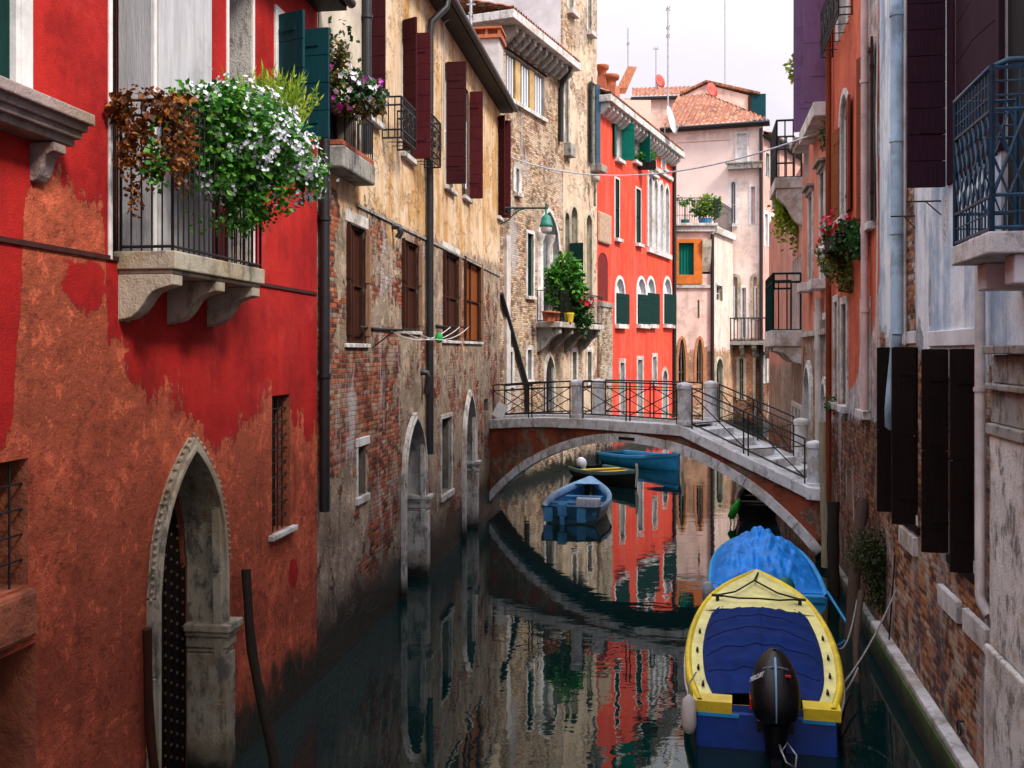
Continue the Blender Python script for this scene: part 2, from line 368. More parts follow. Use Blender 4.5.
class House:
    def __init__(s, name, label, P0, P1, top, depth=6, group=None, zb=-.8, cat='house'):
        s.P0 = Vector(P0); s.P1 = Vector(P1); d = s.P1 - s.P0; s.len = d.length; s.d = d.normalized()
        s.inw = Vector((-s.d.y, s.d.x)); s.top = top; s.depth = depth; s.zb = zb; s.holes = []
        s.root = empty(name, (P0[0], P0[1], 0), math.atan2(d.y, d.x), label, cat, group); s.k = 0
    def t(s, px, off=0):
        r = ray(px, 0); r2 = Vector((r.x, r.y)); o = s.P0 - s.inw * off
        return o.dot(s.inw) / r2.dot(s.inw), r2
    def U(s, px, off=0):
        t, r = s.t(px, off); return (r * t - s.P0).dot(s.d)
    def Z(s, px, py, off=0):
        t, r = s.t(px, off); return CAMZ + (352 - py) / 1000 * t
    def uz(s, px, py, off=0): return s.U(px, off), s.Z(px, py, off)
    def world(s, u, y, z): return Vector((*(s.P0 + s.d * u + s.inw * y), z))
    def hole(s, poly, reveal=.24): s.holes.append((poly, reveal))
    def part(s, name, mb, mat, parent=None, **k): return mb.build(name, mat, parent or s.root, **k)
    def wall(s, mat, name='wall', reveal_mat=None, top_poly=None, e=.004):
        b = MB(); Ln = s.len
        outer = [(e, s.zb), (Ln - e, s.zb)] + (top_poly or [(Ln - e, s.top), (e, s.top)])
        vs = []; fs = []
        for q in [outer] + [h for h, _ in s.holes]:
            k = len(vs); vs += [Vector(p) for p in q]; fs.append(list(range(k, len(vs))))
        V, _, Fc, _, _, _ = delaunay_2d_cdt(vs, [], fs, 1, 1e-5)
        def inside(p, q):
            r = False
            for i in range(len(q)):
                (x0, y0), (x1, y1) = q[i - 1], q[i]
                if (y0 > p.y) != (y1 > p.y) and p.x < (x1 - x0)*(p.y - y0)/(y1 - y0) + x0: r = not r
            return r
        keep = []
        for f in Fc:
            c = sum((V[i] for i in f), Vector((0, 0)))/len(f)
            if inside(c, outer) and not any(inside(c, h) for h, _ in s.holes): keep.append(tuple(f))
        b.add([(p.x, 0, p.y) for p in V], keep)
        D = s.depth
        b.add([(e, 0, s.zb), (e, D, s.zb), (e, D, s.top), (e, 0, s.top)], [(0, 1, 2, 3)]); b.add([(Ln-e, 0, s.zb), (Ln-e, D, s.zb), (Ln-e, D, s.top), (Ln-e, 0, s.top)], [(3, 2, 1, 0)])
        b.add([(e, D, s.zb), (Ln-e, D, s.zb), (Ln-e, D, s.top), (e, D, s.top)], [(0, 1, 2, 3)]); b.add([(e, 0, s.top), (Ln-e, 0, s.top), (Ln-e, D, s.top), (e, D, s.top)], [(0, 1, 2, 3)])
        for h, rv in s.holes:
            n = len(h)
            for i in range(n):
                a, c = h[i], h[(i + 1) % n]
                b.add([(a[0], 0, a[1]), (c[0], 0, c[1]), (c[0], rv, c[1]), (a[0], rv, a[1])], [(0, 1, 2, 3)], mi=1)
        return b.build(name, [mat, reveal_mat or mat], s.root)

def leaf(H, parent, u, z0, z1, w, ang, side, mat, off=.03, planks=True, ph=.32, name='shutter', th=.04):
    """a shutter leaf hinged at (u), ang 0 closed, 90 square to the wall, 180 flat open; side 'n' near jamb, 'f' far jamb"""
    a = R(ang); d = Vector((math.cos(a), -math.sin(a), 0)) if side == 'n' else Vector((-math.cos(a), -math.sin(a), 0))
    M = Matrix.Translation((u, -off, 0)) @ Matrix(((d.x, -d.y, 0, 0), (d.y, d.x, 0, 0), (0, 0, 1, 0), (0, 0, 0, 1)))
    b = MB()
    if planks:
        n = max(2, round((z1 - z0) / ph)); h = (z1 - z0) / n
        for i in range(n):
            b.box(0, w, -th/2, th/2, z0 + i*h + .005, z0 + (i+1)*h - .005, M)
        b.box(.03, w - .03, -th/2 + .008, th/2 - .008, z0, z1, M)
        for zz in (z0 + (z1 - z0)*.15, z1 - (z1 - z0)*.15): b.box(.0, w*.7, -th/2 - .012, th/2 + .012, zz - .02, zz + .02, M)
    else:
        b.box(0, w, -th/2, th/2, z0, z1, M); b.box(.06, w - .06, -th/2 - .012, th/2 + .012, z0 + .1, (z0+z1)/2 - .05, M); b.box(.06, w - .06, -th/2 - .012, th/2 + .012, (z0+z1)/2 + .05, z1 - .1, M)
    return H.part(name, b, mat, parent)

def window(H, u0, u1, z0, z1, kind=None, rise=None, reveal=.22, frame=None, pane=None, surround=None, sill=None, mull=1, rails=1, shut=(), name='window', bars=None, closed=None, lintel=None, fw=.05):
    if u1 < u0: u0, u1 = u1, u0
    if z1 < z0: z0, z1 = z1, z0
    if kind: rise = rise or (u1 - u0) / 2; poly = arch_poly(u0, u1, z0, z1 - rise, rise, kind)
    else: poly = rect_poly(u0, u1, z0, z1)
    H.hole(poly, reveal); frame = frame or m_white; pane = pane or m_glass
    b = MB(); inn = grow(poly, -fw); y0 = reveal - .05; y1 = reveal + .02
    n = len(poly)
    b.ring(inn, poly, y0, y1); b.box(u0, u1, y0, y1, z0, z0 + fw)
    for i in range(mull):
        c = lerp(u0, u1, (i + 1) / (mull + 1)); b.box(c - fw*.5, c + fw*.5, y0 + .004, y1 - .004, z0 + fw, (z1 if not kind else z1 - rise * .12) - fw)
    for i in range(rails):
        c = lerp(z0, z1 - (rise or 0), (i + 1) / (rails + 1)); b.box(u0 + fw, u1 - fw, y0 + .008, y1 - .008, c - fw*.4, c + fw*.4)
    w = H.part(name, b, frame)
    g = MB(); g.add([(p[0], reveal, p[1]) for p in poly], [tuple(range(n))]); g.box(u0, u1, reveal + .004, reveal + .05, z0, min(z1 - (rise or 0), z1)); H.part('pane' if not closed else 'panel', g, closed or pane, w)
    if surround:
        sw, sm = surround[:2]; pr = surround[2] if len(surround) > 2 else .035
        b = MB(); b.ring(poly, grow(poly, sw), -pr, .06); H.part('surround', b, sm, w, bevel=.008)
    if sill:
        pr, h, sm = sill; b = MB(); b.box(u0 - .12, u1 + .12, -pr, .1, z0 - h, z0 - .002); H.part('sill', b, sm, w, bevel=.012)
    if lintel:
        pr, h, sm = lintel; b = MB(); b.box(u0 - .14, u1 + .14, -pr, .05, z1 + .03, z1 + h); b.box(u0 - .2, u1 + .2, -pr - .08, .05, z1 + h + .002, z1 + h + .07); H.part('lintel', b, sm, w, bevel=.01)
    if bars:
        b = MB(); nb = max(2, int((u1 - u0) / bars))
        for i in range(1, nb): b.tube([(lerp(u0, u1, i/nb), .05, z0), (lerp(u0, u1, i/nb), .05, z1)], .009, 5)
        nr = max(2, int((z1 - z0) / (bars * 1.3)))
        for i in range(1, nr): b.tube([(u0, .05, lerp(z0, z1, i/nr)), (u1, .05, lerp(z0, z1, i/nr))], .009, 5)
        H.part('grating', b, m_iron, w)
    for sh in shut:
        side, ang, wd, mt = sh[:4]; opt = sh[4] if len(sh) > 4 else {}
        leaf(H, w, u0 if side == 'n' else u1, z0 + .02, (z1 - (rise or 0) if kind else z1) + opt.pop('dz', 0), wd, ang, side, mt, **opt)
    return w

def doorway(H, u0, u1, z0, zs, rise, kind='gothic', reveal=.4, sw=.22, smat=None, door=None, capital=True, pr=.06, pil=True, beads=False, capz=None):
    poly = arch_poly(u0, u1, z0, zs, rise, kind, 20); H.hole(poly, reveal)
    n = len(poly); door = door or m_dkwood; smat = smat or m_stone
    g = MB(); g.add([(p[0], reveal - .01, p[1]) for p in poly], [tuple(range(n))])
    cz_ = capz if capz is not None else zs; g.box(u0, u1, reveal - .05, reveal - .004, z0, zs); k = int((u1 - u0) / .16)
    for i in range(k): g.box(lerp(u0, u1, (i + .1)/k), lerp(u0, u1, (i + .9)/k), reveal - .075, reveal - .052, z0 + .05, zs - .02)
    if beads:
        for i in range(int((u1 - u0)/.13)):
            for j in range(int((zs + rise*.4 - .2)/.13)): g.box(u0 + .06 + i*.13, u0 + .085 + i*.13, reveal - .088, reveal - .074, .2 + j*.13 + .065*(i % 2), .225 + j*.13 + .065*(i % 2), mi=1)
    d = H.part('door', g, [door, simple('iron_studs', (.16, .10, .07), .5, .4)])
    b = MB(); out = grow(poly, sw); b.ring(poly, out, -pr, .03); b.ring(poly, grow(poly, sw*.45), -pr - .03, -pr + .01)
    if beads or sw > .1:
        b = MB(); i = 0; n_ = len(poly); k_ = 3
        b.ring(poly, grow(poly, sw*.45), -pr - .03, -pr + .01)
        while i < n_ - 1:
            j = min(n_ - 1, i + (1 if i == 0 else k_)); P_, O_ = list(poly[i:j+1]), list(out[i:j+1])
            if i == 0 or j == n_ - 1:      # straight jambs: courses of about 0.6 m
                a0, a1, c0, c1 = P_[0], P_[-1], O_[0], O_[-1]; m_ = max(1, int(abs(a1[1] - a0[1]) / .62))
                for q in range(m_):
                    f0, f1 = (q + .008)/m_, (q + .992)/m_; L2 = lambda p, r, f: (lerp(p[0], r[0], f), lerp(p[1], r[1], f))
                    b.ring([L2(a0, a1, f0), L2(a0, a1, f1)], [L2(c0, c1, f0), L2(c0, c1, f1)], -pr - random.uniform(0, .012), .03)
            else:
                e0 = .02; P_[0] = tuple(Vector(P_[0]).lerp(Vector(P_[1]), e0)); O_[0] = tuple(Vector(O_[0]).lerp(Vector(O_[1]), e0)); P_[-1] = tuple(Vector(P_[-1]).lerp(Vector(P_[-2]), e0)); O_[-1] = tuple(Vector(O_[-1]).lerp(Vector(O_[-2]), e0))
                b.ring(P_, O_, -pr - random.uniform(0, .012), .03)
            i = j
    H.part('surround', b, smat, d, bevel=.008)
    lin = MB(); n2 = len(poly)      # stone lining of the reveal
    ins = grow(poly, -.012); lin.strip([(p[0], -.002, p[1]) for p in ins], [(p[0], reveal - .09, p[1]) for p in ins]); H.part('lining', lin, smat, d)
    if beads:
        bd = MB(); o2 = grow(poly, sw + .02); tot = 0
        for i in range(1, n - 2):
            a = Vector(o2[i]); c = Vector(o2[i + 1]); q = max(1, int((c - a).length / .07))
            for j in range(q):
                p = a.lerp(c, j / q); bd.lathe([(.001, -.024), (.024, 0), (.001, .024)], (p.x, -pr + .005, p.y), 6)
        H.part('rope_moulding', bd, smat, d)
    if capital:
        b = MB()
        for uu, sg in (((u0, -1), (u1, 1)) if pil else ((u1, 1),)):
            b = MB(); a, c = sorted((uu - sg * .05, uu + sg * (sw + .05)))
            for i, (dz, h, e) in enumerate(((-.30, .05, .0), (-.245, .12, .02), (-.12, .05, .05), (-.065, .09, .075))):
                b.box(a - e, c + e, -pr - .03 - e, reveal - .1, cz_ + dz, cz_ + dz + h - .003)
            b.box(a, c, -pr - .045, reveal - .1, z0 - .5, cz_ - .31); b.box(a - .04, c + .04, -pr - .08, reveal - .1, z0 - .5, z0 + .3)
            H.part('pilaster', b, smat, d, bevel=.014)
    return d

def railing_mb(b, pts, z0, z1, step=.11, r=.009, rails=(0, 1), rr=.018, post=True):
    for i in range(len(pts) - 1):
        p, q = Vector(pts[i]), Vector(pts[i + 1]); n = max(1, round((q - p).length / step))
        for k in range(n + 1):
            c = p.lerp(q, k / n); b.tube([(c.x, c.y, z0), (c.x, c.y, z1)], r if 0 < k < n else rr, 5)
        for f in rails:
            z = lerp(z0, z1, f); b.tube([(p.x, p.y, z), (q.x, q.y, z)], rr, 6)
    return b

def scroll_bracket(b, u, w, pr, z1, h, M=None):
    """S-shaped console in the (y,z) plane, at u, width w, projection pr"""
    pts = [(0, z1), (-pr, z1), (-pr, z1 - h*.22)]
    for i in range(1, 9):
        a = i / 8; pts.append((-pr * (1 - a)**1.15 * (1 - .12*math.sin(a*math.pi*2)), z1 - h*.22 - h*.72 * (a**.8) + .04*math.sin(a*math.pi*2.0)))
    pts.append((0, z1 - h))
    return b.prism([(u - w/2, p[0], p[1]) for p in pts], (w, 0, 0), M)

def tile_roof(H, u0, u1, ze, ov, run, rise, name='roof', pitch=.22, parent=None, hip=0, mat=None):
    """curved-tile slope rising from the eave inwards"""
    b = MB(); n = max(2, int((u1 - u0) / pitch)); seg = 4; rows = max(2, int(run / .36)); vs = []; cols = n * seg + 1
    for j in range(rows * 2 + 1):
        fr = (j + 1) // 2 / rows if j % 2 == 0 else (j // 2) / rows
        f = j / (rows * 2); y = -ov + (run + ov) * f; z = ze + rise * f + (.03 if j % 2 == 0 else 0.0)
        for i in range(cols):
            u = min(lerp(u0, u1, i / (cols - 1)), u1 - hip * f); ph = (i % seg) / seg
            vs.append((u, y, z + .055 * math.sin(ph * 2 * math.pi)))
    fs = [(j*cols+i, j*cols+i+1, (j+1)*cols+i+1, (j+1)*cols+i) for j in range(rows*2) for i in range(cols - 1)]
    b.add(vs, fs, smooth=True)
    o = H.part(name, b, mat or m_tile, parent)
    return o
def eave(H, u0, u1, ze, ov, h=.12, mat=None, name='eave', gut=None):
    b = MB(); b.box(u0, u1, -ov + .02, .1, ze - h, ze - .03); e = H.part(name, b, mat or m_slate)
    if gut:
        g = MB(); g.tube([(u0 - .02, -ov - .04, ze - .06), (u1 + .02, -ov - .04, ze - .06)], gut, 10); H.part('gutter', g, m_pipe, e)
    return e
def dentils(H, u0, u1, z, step, w, pr, h, mat, parent=None):
    b = MB(); n = int((u1 - u0) / step)
    for i in range(n + 1):
        u = u0 + i * step; b.prism([(u, 0, z), (u, -pr, z), (u, -pr, z - h*.4), (u, -pr*.35, z - h), (u, 0, z - h)], (w, 0, 0))
    return H.part('modillions', b, mat, parent)
def pipe(H, pts, r, mat, name='drainpipe', n=10, clamps=0):
    b = MB(); b.tube(pts, r, n)
    if clamps:
        a, c = Vector(pts[0]), Vector(pts[-1])
        z0, z1 = min(a.z, c.z), max(a.z, c.z); k = int((z1 - z0) / clamps)
        for i in range(1, k + 1):
            z = z0 + i * clamps - .3; q = min(pts, key=lambda p: abs(p[2] - z)); 
            b.lathe([(r*1.25, -.03), (r*1.25, .03)], (pts[0][0], pts[0][1], z), 10)
    return H.part(name, b, mat)

# ------------------------------------------------------------------ plants
class Leaves:
    def __init__(s): s.b = MB(); s.b.tint = []
    def quad(s, p, d, nrm, l, w, tint, fold=.25):
        d = d.normalized(); side = d.cross(nrm)
        if side.length < 1e-4: side = d.cross(Vector((1, 0, 0)))
        side.normalize(); up = side.cross(d).normalized()
        a = p; t_ = p + d * l; m = p + d * l * .5
        s.b.add([a, m + side*w + up*w*fold, t_, m - side*w + up*w*fold], [(0, 1, 2), (0, 2, 3)])
        s.b.tint += [tint, tint]
    def blob(s, c, r, n, l, w, shell=.55, clump=None, droop=0.):
        c = Vector(c); r = Vector(r)
        cl = [Vector((random.gauss(0, 1), random.gauss(0, 1), random.gauss(0, 1))).normalized() for _ in range(clump)] if clump else None
        for _ in range(n):
            v = random.choice(cl) + Vector((random.gauss(0, .32), random.gauss(0, .32), random.gauss(0, .32))) if cl else Vector((random.gauss(0, 1), random.gauss(0, 1), random.gauss(0, 1)))
            v.normalize(); k = (shell + (1.08 - shell) * random.random() ** .6) * (1 + random.gauss(0, .06))
            p = c + Vector((v.x*r.x, v.y*r.y, v.z*r.z)) * k
            d = Vector((random.gauss(0, 1), random.gauss(0, 1), random.gauss(-droop, .8))) + v * .6
            nn = (v + Vector((random.gauss(0, .5), random.gauss(0, .5), random.gauss(.4, .5)))).normalized()
            q = random.uniform(.4, 1.45); s.quad(p, d, nn, l*q, w*q*random.uniform(.8, 1.2), random.random())
        return s
    def strand(s, p0, p1, n, l, w, wob=.05):
        p0 = Vector(p0); p1 = Vector(p1)
        for i in range(n):
            t = random.random(); p = p0.lerp(p1, t) + Vector((random.gauss(0, wob), random.gauss(0, wob), random.gauss(0, wob)))
            s.quad(p, Vector((random.gauss(0, 1), random.gauss(0, 1), random.gauss(-.5, .6))), Vector((random.gauss(0, 1), random.gauss(0, 1), .7)), l*random.uniform(.6, 1.2), w, random.random())
        return s
    def blades(s, c, r, n, h, w, lean=.35):
        c = Vector(c)
        for _ in range(n):
            p = c + Vector((random.uniform(-r[0], r[0]), random.uniform(-r[1], r[1]), 0)); d = Vector((random.gauss(0, lean), random.gauss(0, lean), 1)).normalized(); hh = h*random.uniform(.5, 1.1); ti = random.random()
            for k in range(5):
                q = p + d*hh*(k/5) + Vector((0, 0, -.05*(k/5)**2))
                s.quad(q, d + Vector((random.gauss(0, .12), random.gauss(0, .12), 0)), Vector((random.gauss(0, 1), random.gauss(0, 1), .1)), hh/4.2, w, ti)
                if k > 0:
                    for _ in range(3): s.quad(q, d*.6 + Vector((random.gauss(0, .5), random.gauss(0, .5), 0)), Vector((random.gauss(0, 1), random.gauss(0, 1), .3)), .07, w*.8, ti)
        return s
    def flowers(s, pts, size, petals=5, cluster=1, spread=.06):
        for (p, nrm) in pts:
            for _ in range(cluster):
                c = p + Vector((random.gauss(0, spread), random.gauss(0, spread), random.gauss(0, spread)))*(1 if cluster > 1 else 0)
                nn = (nrm + Vector((random.gauss(0, .35), random.gauss(0, .35), random.gauss(0, .35)))).normalized(); u = nn.orthogonal().normalized(); v = nn.cross(u); ti = random.random()
                sz = size*random.uniform(.7, 1.2)
                for k in range(petals):
                    a = 2*math.pi*k/petals; d = u*math.cos(a) + v*math.sin(a) + nn*.25
                    s.quad(c, d, nn, sz, sz*.42, ti, .1)
        return s
def surf_pts(c, r, n, bias=Vector((0, 0, 0))):
    out = []
    while len(out) < n:
        v = Vector((random.gauss(0, 1), random.gauss(0, 1), random.gauss(0, 1))).normalized()
        if random.random() < .5 + .5 * v.dot(bias) if bias.length else True:
            out.append((Vector(c) + Vector((v.x*r[0], v.y*r[1], v.z*r[2])) * random.uniform(.95, 1.1), v))
    return out
m_leaf = leafmat('leaf_green', (.012, .08, .006), (.05, .22, .018), (.15, .38, .035)); m_leafd = leafmat('leaf_dark_green', (.006, .03, .006), (.02, .09, .015), (.05, .16, .03))
m_leafy = leafmat('leaf_yellow_green', (.12, .24, .012), (.28, .42, .03), (.45, .42, .05)); m_leafb = leafmat('dried_leaf', (.035, .012, .004), (.18, .055, .010), (.45, .17, .03))
m_moss = leafmat('moss_green', (.012, .022, .004), (.03, .05, .008), (.06, .09, .015))
m_fwhite = leafmat('white_petals', (.7, .7, .8), (.8, .8, .88), (.85, .85, .9), .25); m_fpurple = leafmat('purple_petals', (.3, .02, .25), (.45, .05, .38), (.6, .12, .5), .25)
m_fred = leafmat('red_petals', (.5, .01, .02), (.65, .02, .05), (.7, .1, .15), .25)
def wp(H, o, p): return H.world(*p) - o     # house-local point -> point relative to a plant's base
# ------------------------------------------------------------------ setting: water, canal bed
def water():
    t = T('canal_water')
    w1 = t.noise(1.1, 3, .5, .4, k=(.8, 1.3, 1)); w2 = t.noise(4.5, 2, .5, .3, k=(.7, 1.5, 1), off=(3, 1, 0))
    h = t.math('ADD', w1, t.math('MULTIPLY', w2, .13))
    t.finish((.0008, .0105, .0105), .01, h, .0045, 0, .5); t.bsdf.inputs['IOR'].default_value = 1.5; t.bsdf.inputs['Specular Tint'].default_value = (.72, 1, .97, 1)
    b = MB(); b.add([(-1500, -300, 0), (1500, -300, 0), (1500, 3000, 0), (-1500, 3000, 0)], [(0, 1, 2, 3)])
    tag(b.build('water', t.mat), kind='structure')
    g = MB(); g.add([(-1500, -300, -2.5), (1500, -300, -2.5), (1500, 3000, -2.5), (-1500, 3000, -2.5)], [(0, 1, 2, 3)])
    tag(g.build('ground', simple('canal_mud', (.04, .035, .025))), kind='structure')
water()

XL = lambda Y: -4.67 + .14 * Y
XR = lambda Y: 2.8 + .187 * Y
pt = lambda H, l: [H.uz(*p) for p in l]

# ================================================================== near red house (left)
A = House('red_house', 'red plastered house on the near left, peeling to salmon around a pointed water door', (XL(-9), -9), (XL(13.94), 13.94), 9.45, 6)  # unseen stretch behind the camera added to darken the canal
doorway(A, A.U(147) + .11, A.U(225) - .13, -.6, 2.3, 1.30, 'gothic', .46, .12, stone('door_stone', (.44, .38, .28), grime=.8, warm=(.22, .15, .07)), m_dkwood, beads=True, capz=1.66, pil=False)
# top left window with moulded hood sill
w = window(A, A.U(-60), A.U(19), A.Z(19, 103), 9.0, reveal=.04, closed=m_green, mull=0, rails=0, frame=m_white, surround=(.13, m_white, .03))
b = MB(); u1 = A.U(50); z = A.Z(62, 128)
for k, (pr, h) in enumerate(((.34, .07), (.29, .05), (.25, .045), (.2, .05))): b.box(A.U(-80), u1 + pr*.35 - .05, -pr, .05, z + .02 - k*.055 - .04, z + .07 - k*.055)
m_pst = stone('weathered_pink_stone', (.4, .3, .28), grime=.5); sl = A.part('sill', b, m_pst, w, bevel=.012); b = MB(); scroll_bracket(b, A.U(36), .15, .2, z - .2, .3); A.part('bracket', b, m_pst, w, bevel=.01)
# low left window and the hole under it
window(A, A.U(-70), A.U(28), A.Z(28, 585), A.Z(28, 458), reveal=.3, pane=m_hole, frame=m_dkwood, bars=.14)
m_sal = simple('salmon_render', (.38, .11, .055), .9, .45, 3, bump=.02, grime=.3)
b = MB(); b.box(A.U(-70), A.U(33), -.05, .1, A.Z(33, 636), A.Z(28, 588)); A.part('window_ledge', b, m_sal, bevel=.04)
poly = rect_poly(A.U(-70), A.U(36), .6, A.Z(36, 642)); A.hole(poly, .35)
b = MB(); b.add([(p[0], .34, p[1]) for p in poly], [(0, 1, 2, 3)]); A.part('recess', b, simple('dark_rough_backing', (.03, .014, .01), .95, .7, 5, bump=.05))  # near-black rough sheet closing the back of the hole
# balcony door bays
w1 = window(A, A.U(111), A.U(153), A.Z(120, 262), 9.2, reveal=.42, pane=m_hole, frame=m_dkwood, surround=(.05, m_white, .02))
w2 = window(A, A.U(228), A.U(252), A.Z(228, 262), 9.2, reveal=.42, pane=m_hole, frame=m_green, surround=(.05, m_white, .02))
b = MB(); b.box(A.U(156), A.U(209), -.035, .05, 5.45, 9.3); m_panel = simple('weathered_white_boards', (.50, .49, .52), .8, .25, 2.5, k=(4, 4, .4), grime=.35); A.part('pier', b, m_panel, bevel=.01)
for wq, (a, c) in ((w1, (111, 153)), (w2, (228, 252))):
    b = MB(); b.box(A.U(c) - .004 - .02, A.U(c) - .004, .002, .33 if a == 111 else .28, 5.46, 9.2); A.part('jamb', b, m_panel if a == 111 else m_stone, wq)
# window with blue-green shutters at the far end
window(A, A.U(277), A.U(294), 7.35, A.Z(285, 22), reveal=.25, pane=m_hole, frame=m_white, surround=(.1, m_white, .03), sill=(.15, .1, m_stone),
       shut=[('n', 112, .40, m_bgreen), ('f', 84, .46, m_bgreen)])
window(A, A.U(272), A.U(290), A.Z(281, 530), A.Z(281, 395), reveal=.25, pane=m_hole, frame=m_dkwood, bars=.13, sill=(.07, .07, m_stone_w))
b = MB(); b.box(12, A.len - .05, -.02, .02, 5.39, 5.43); A.part('string_course', b, simple('dark_red_line', (.05, .012, .01), .9))
eave(A, 0, A.len, 9.5, .45, .16, m_slate, gut=.07); tile_roof(A, 0, A.len, 9.52, .5, 3.2, 1.1)
# balcony
bal_z = 5.48; abu0 = A.U(117); abu1 = A.U(265, .54); bu0 = A.U(117); bu1 = A.U(265, .54)
b = MB(); b.box(bu0, bu1, -.54, .04, bal_z - .16, bal_z); b.box(bu0 + .03, bu1 - .03, -.5, .04, bal_z - .2, bal_z - .163)
bal = A.part('balcony', b, m_stone_y, bevel=.012)
b = MB()
for uu in (bu0 + .12, (bu0 + bu1)/2, bu1 - .14):
    b = MB(); scroll_bracket(b, uu, .2, .5, bal_z - .202, .42); A.part('bracket', b, m_stone_y, bal, bevel=.01)
b = MB(); railing_mb(b, [(bu0 + .03, -.02), (bu0 + .03, -.5), (bu1 - .03, -.5), (bu1 - .03, -.02)], bal_z, bal_z + 1.32, .105, .008, (.03, .9, 1), .014)
A.part('railing', b, m_iron, bal)
A.wall(wallmat('red_plaster', ((.47, .018, .013), (.32, .009, .009)), ((.58, .125, .06), (.44, .085, .042)), BR_RED,
    coat_lo=pt(A, [(-40, 455), (12, 445), (20, 330), (26, 200), (60, 184), (102, 192), (108, 330), (120, 352), (126, 366), (178, 392), (188, 425), (225, 448), (245, 435), (262, 402), (300, 425), (318, 440)]), amp=.7,
    coat_blobs=[(*A.uz(85, 290), .35, .22), (*A.uz(293, 575), .16, .2)],
    streak=.4, streak_col=(.12, .012, .010), wet=.6, mottle=.7, speck=.3), reveal_mat=m_sal)

# ================================================================== long ochre house (left, to the bridge)
B = House('ochre_house', 'long ochre and grey stained house with burgundy shutters beside the canal, before the bridge', (XL(13.94), 13.94), (XL(30.7), 30.7), 12.05, 6)
for (a, c, e, f, cl) in ((347, 366, 222, 343, 0), (402, 419, 238, 330, 1), (443, 459, 250, 340, 2), (464, 481, 256, 341, 3)):
    window(B, B.U(a), B.U(c), B.Z(a, f), B.Z(a, e), reveal=.10, frame=m_brown, closed=m_orangewood if cl == 3 else m_brown, mull=1, rails=1,
           sill=(.05, .07, m_stone_w), shut=[('f', 94, .05, m_brown2, {'planks': False, 'th': .05, 'off': .01}), ('n', 90, .05, m_brown, {'planks': False, 'th': .05, 'off': .01})])
    if cl in (0, 2):
        b = MB(); b.box(B.U(a) - .1, B.U(c) + .1, -.012, .02, B.Z(a, e) + .02, B.Z(a, e) + .2); B.part('lintel', b, m_stone_w)
# upper windows: burgundy leaves swung open
def burg(px0, px1, pyt, pyb, wn_, wf, an=90, af=90, curtain=False, **k):
    return window(B, B.U(px0), B.U(px1), B.Z(px0, pyb), B.Z(px0, pyt), reveal=.2, pane=m_glass, frame=m_white, sill=(.1, .1, m_stone_w),
        shut=[('n', an, wn_, m_burg_shade)] + ([('f', af, wf, m_burg)] if wf else []), **k)
burg(369, 377, -40, 116, .25, None, 92)
bw2 = burg(402, 412, 20, 152, .32, .34, 118, 90)
burg(445, 453, 62, 185, .45, None, 88)
bw4 = burg(463, 468.5, 84, 195, .16, .34, 170, 90)
burg(497.5, 500.5, 116, 216, .24, .29, 120, 90)
b = MB(); c0 = B.U(465); c1 = B.U(467.5)
for i in range(12): b.box(lerp(c0, c1, i/12), lerp(c0, c1, (i+1)/12), .02 + .03*(i % 2), .06 + .03*(i % 2), B.Z(466, 188), B.Z(466, 120))
B.part('curtain', b, m_curtain, bw4)
# flower window at the near end with a brick-topped stone sill box
fw_ = window(B, B.U(326), B.U(356), B.Z(330, 152), B.Z(330, 96), reveal=.35, pane=m_hole, frame=m_dkwood, mull=0, rails=0)
b = MB(); b.box(B.U(322), B.U(356), -.32, .06, B.Z(330, 172), B.Z(330, 150)); B.part('sill_box', b, m_stone_g, fw_, bevel=.03)
b = MB(); n = 9
for i in range(n): b.box(lerp(B.U(322), B.U(356), i/n) + .006, lerp(B.U(322), B.U(356), (i+1)/n) - .006, -.30, .05, B.Z(330, 150) + .002, B.Z(330, 150) + .075)
B.part('brick_edge', b, simple('worn_brick', (.36, .1, .05), .9, .5, 7, bump=.02), fw_, bevel=.01)
b = MB(); railing_mb(b, [(B.U(326), -.05), (B.U(326), -.28), (B.U(355), -.28), (B.U(355), -.05)], B.Z(330, 148), B.Z(330, 105), .1, .008, (0, 1), .013); B.part('railing', b, m_iron, fw_)
b = MB(); b.box(B.U(318), B.U(362), -.02, .02, B.Z(330, 92), 11.9); B.part('plaster_panel', b, simple('cream_plaster', (.62, .53, .43), .9, .3, 1.5, grime=.3))
b = MB(); b.box(B.U(357), B.U(361), -.03, .02, B.Z(330, 172) + .1, B.Z(330, 60)); B.part('jamb', b, m_stone, fw_)
# little scrolled balconettes
for (a, c, e, f) in ((382, 397, 97, 138), (412, 424, 112, 158)):
    bb = MB(); u0, u1 = B.U(a), B.U(c); z1 = B.Z(a, e); z0 = B.Z(a, f); pr = .34
    railing_mb(bb, [(u0, 0), (u0, -pr), (u1, -pr), (u1, 0)], z0, z1, .13, .011, (0, .2, .8, 1), .018)
    P = [Vector((u0, -pr)), Vector((u1, -pr))]; k = max(2, int((u1 - u0)/.26))
    for i in range(k):
        cx = lerp(u0, u1, (i + .5)/k); zc = (z0 + z1)/2; rr = min(.11, (z1 - z0)*.25)
        for sg in (-1, 1):
            bb.tube([(cx + math.cos(t_*.55)*rr*(1 - t_*.06), -pr - .005, zc + sg*rr*.9 + math.sin(t_*.55)*rr*(1 - t_*.06)) for t_ in range(13)], .012, 5)
    for i in range(4): bb.tube([(lerp(u0, u1, i/3), 0, z0), (lerp(u0, u1, i/3), -pr, z0)], .008, 5)
    B.part('balconette', bb, m_iron)
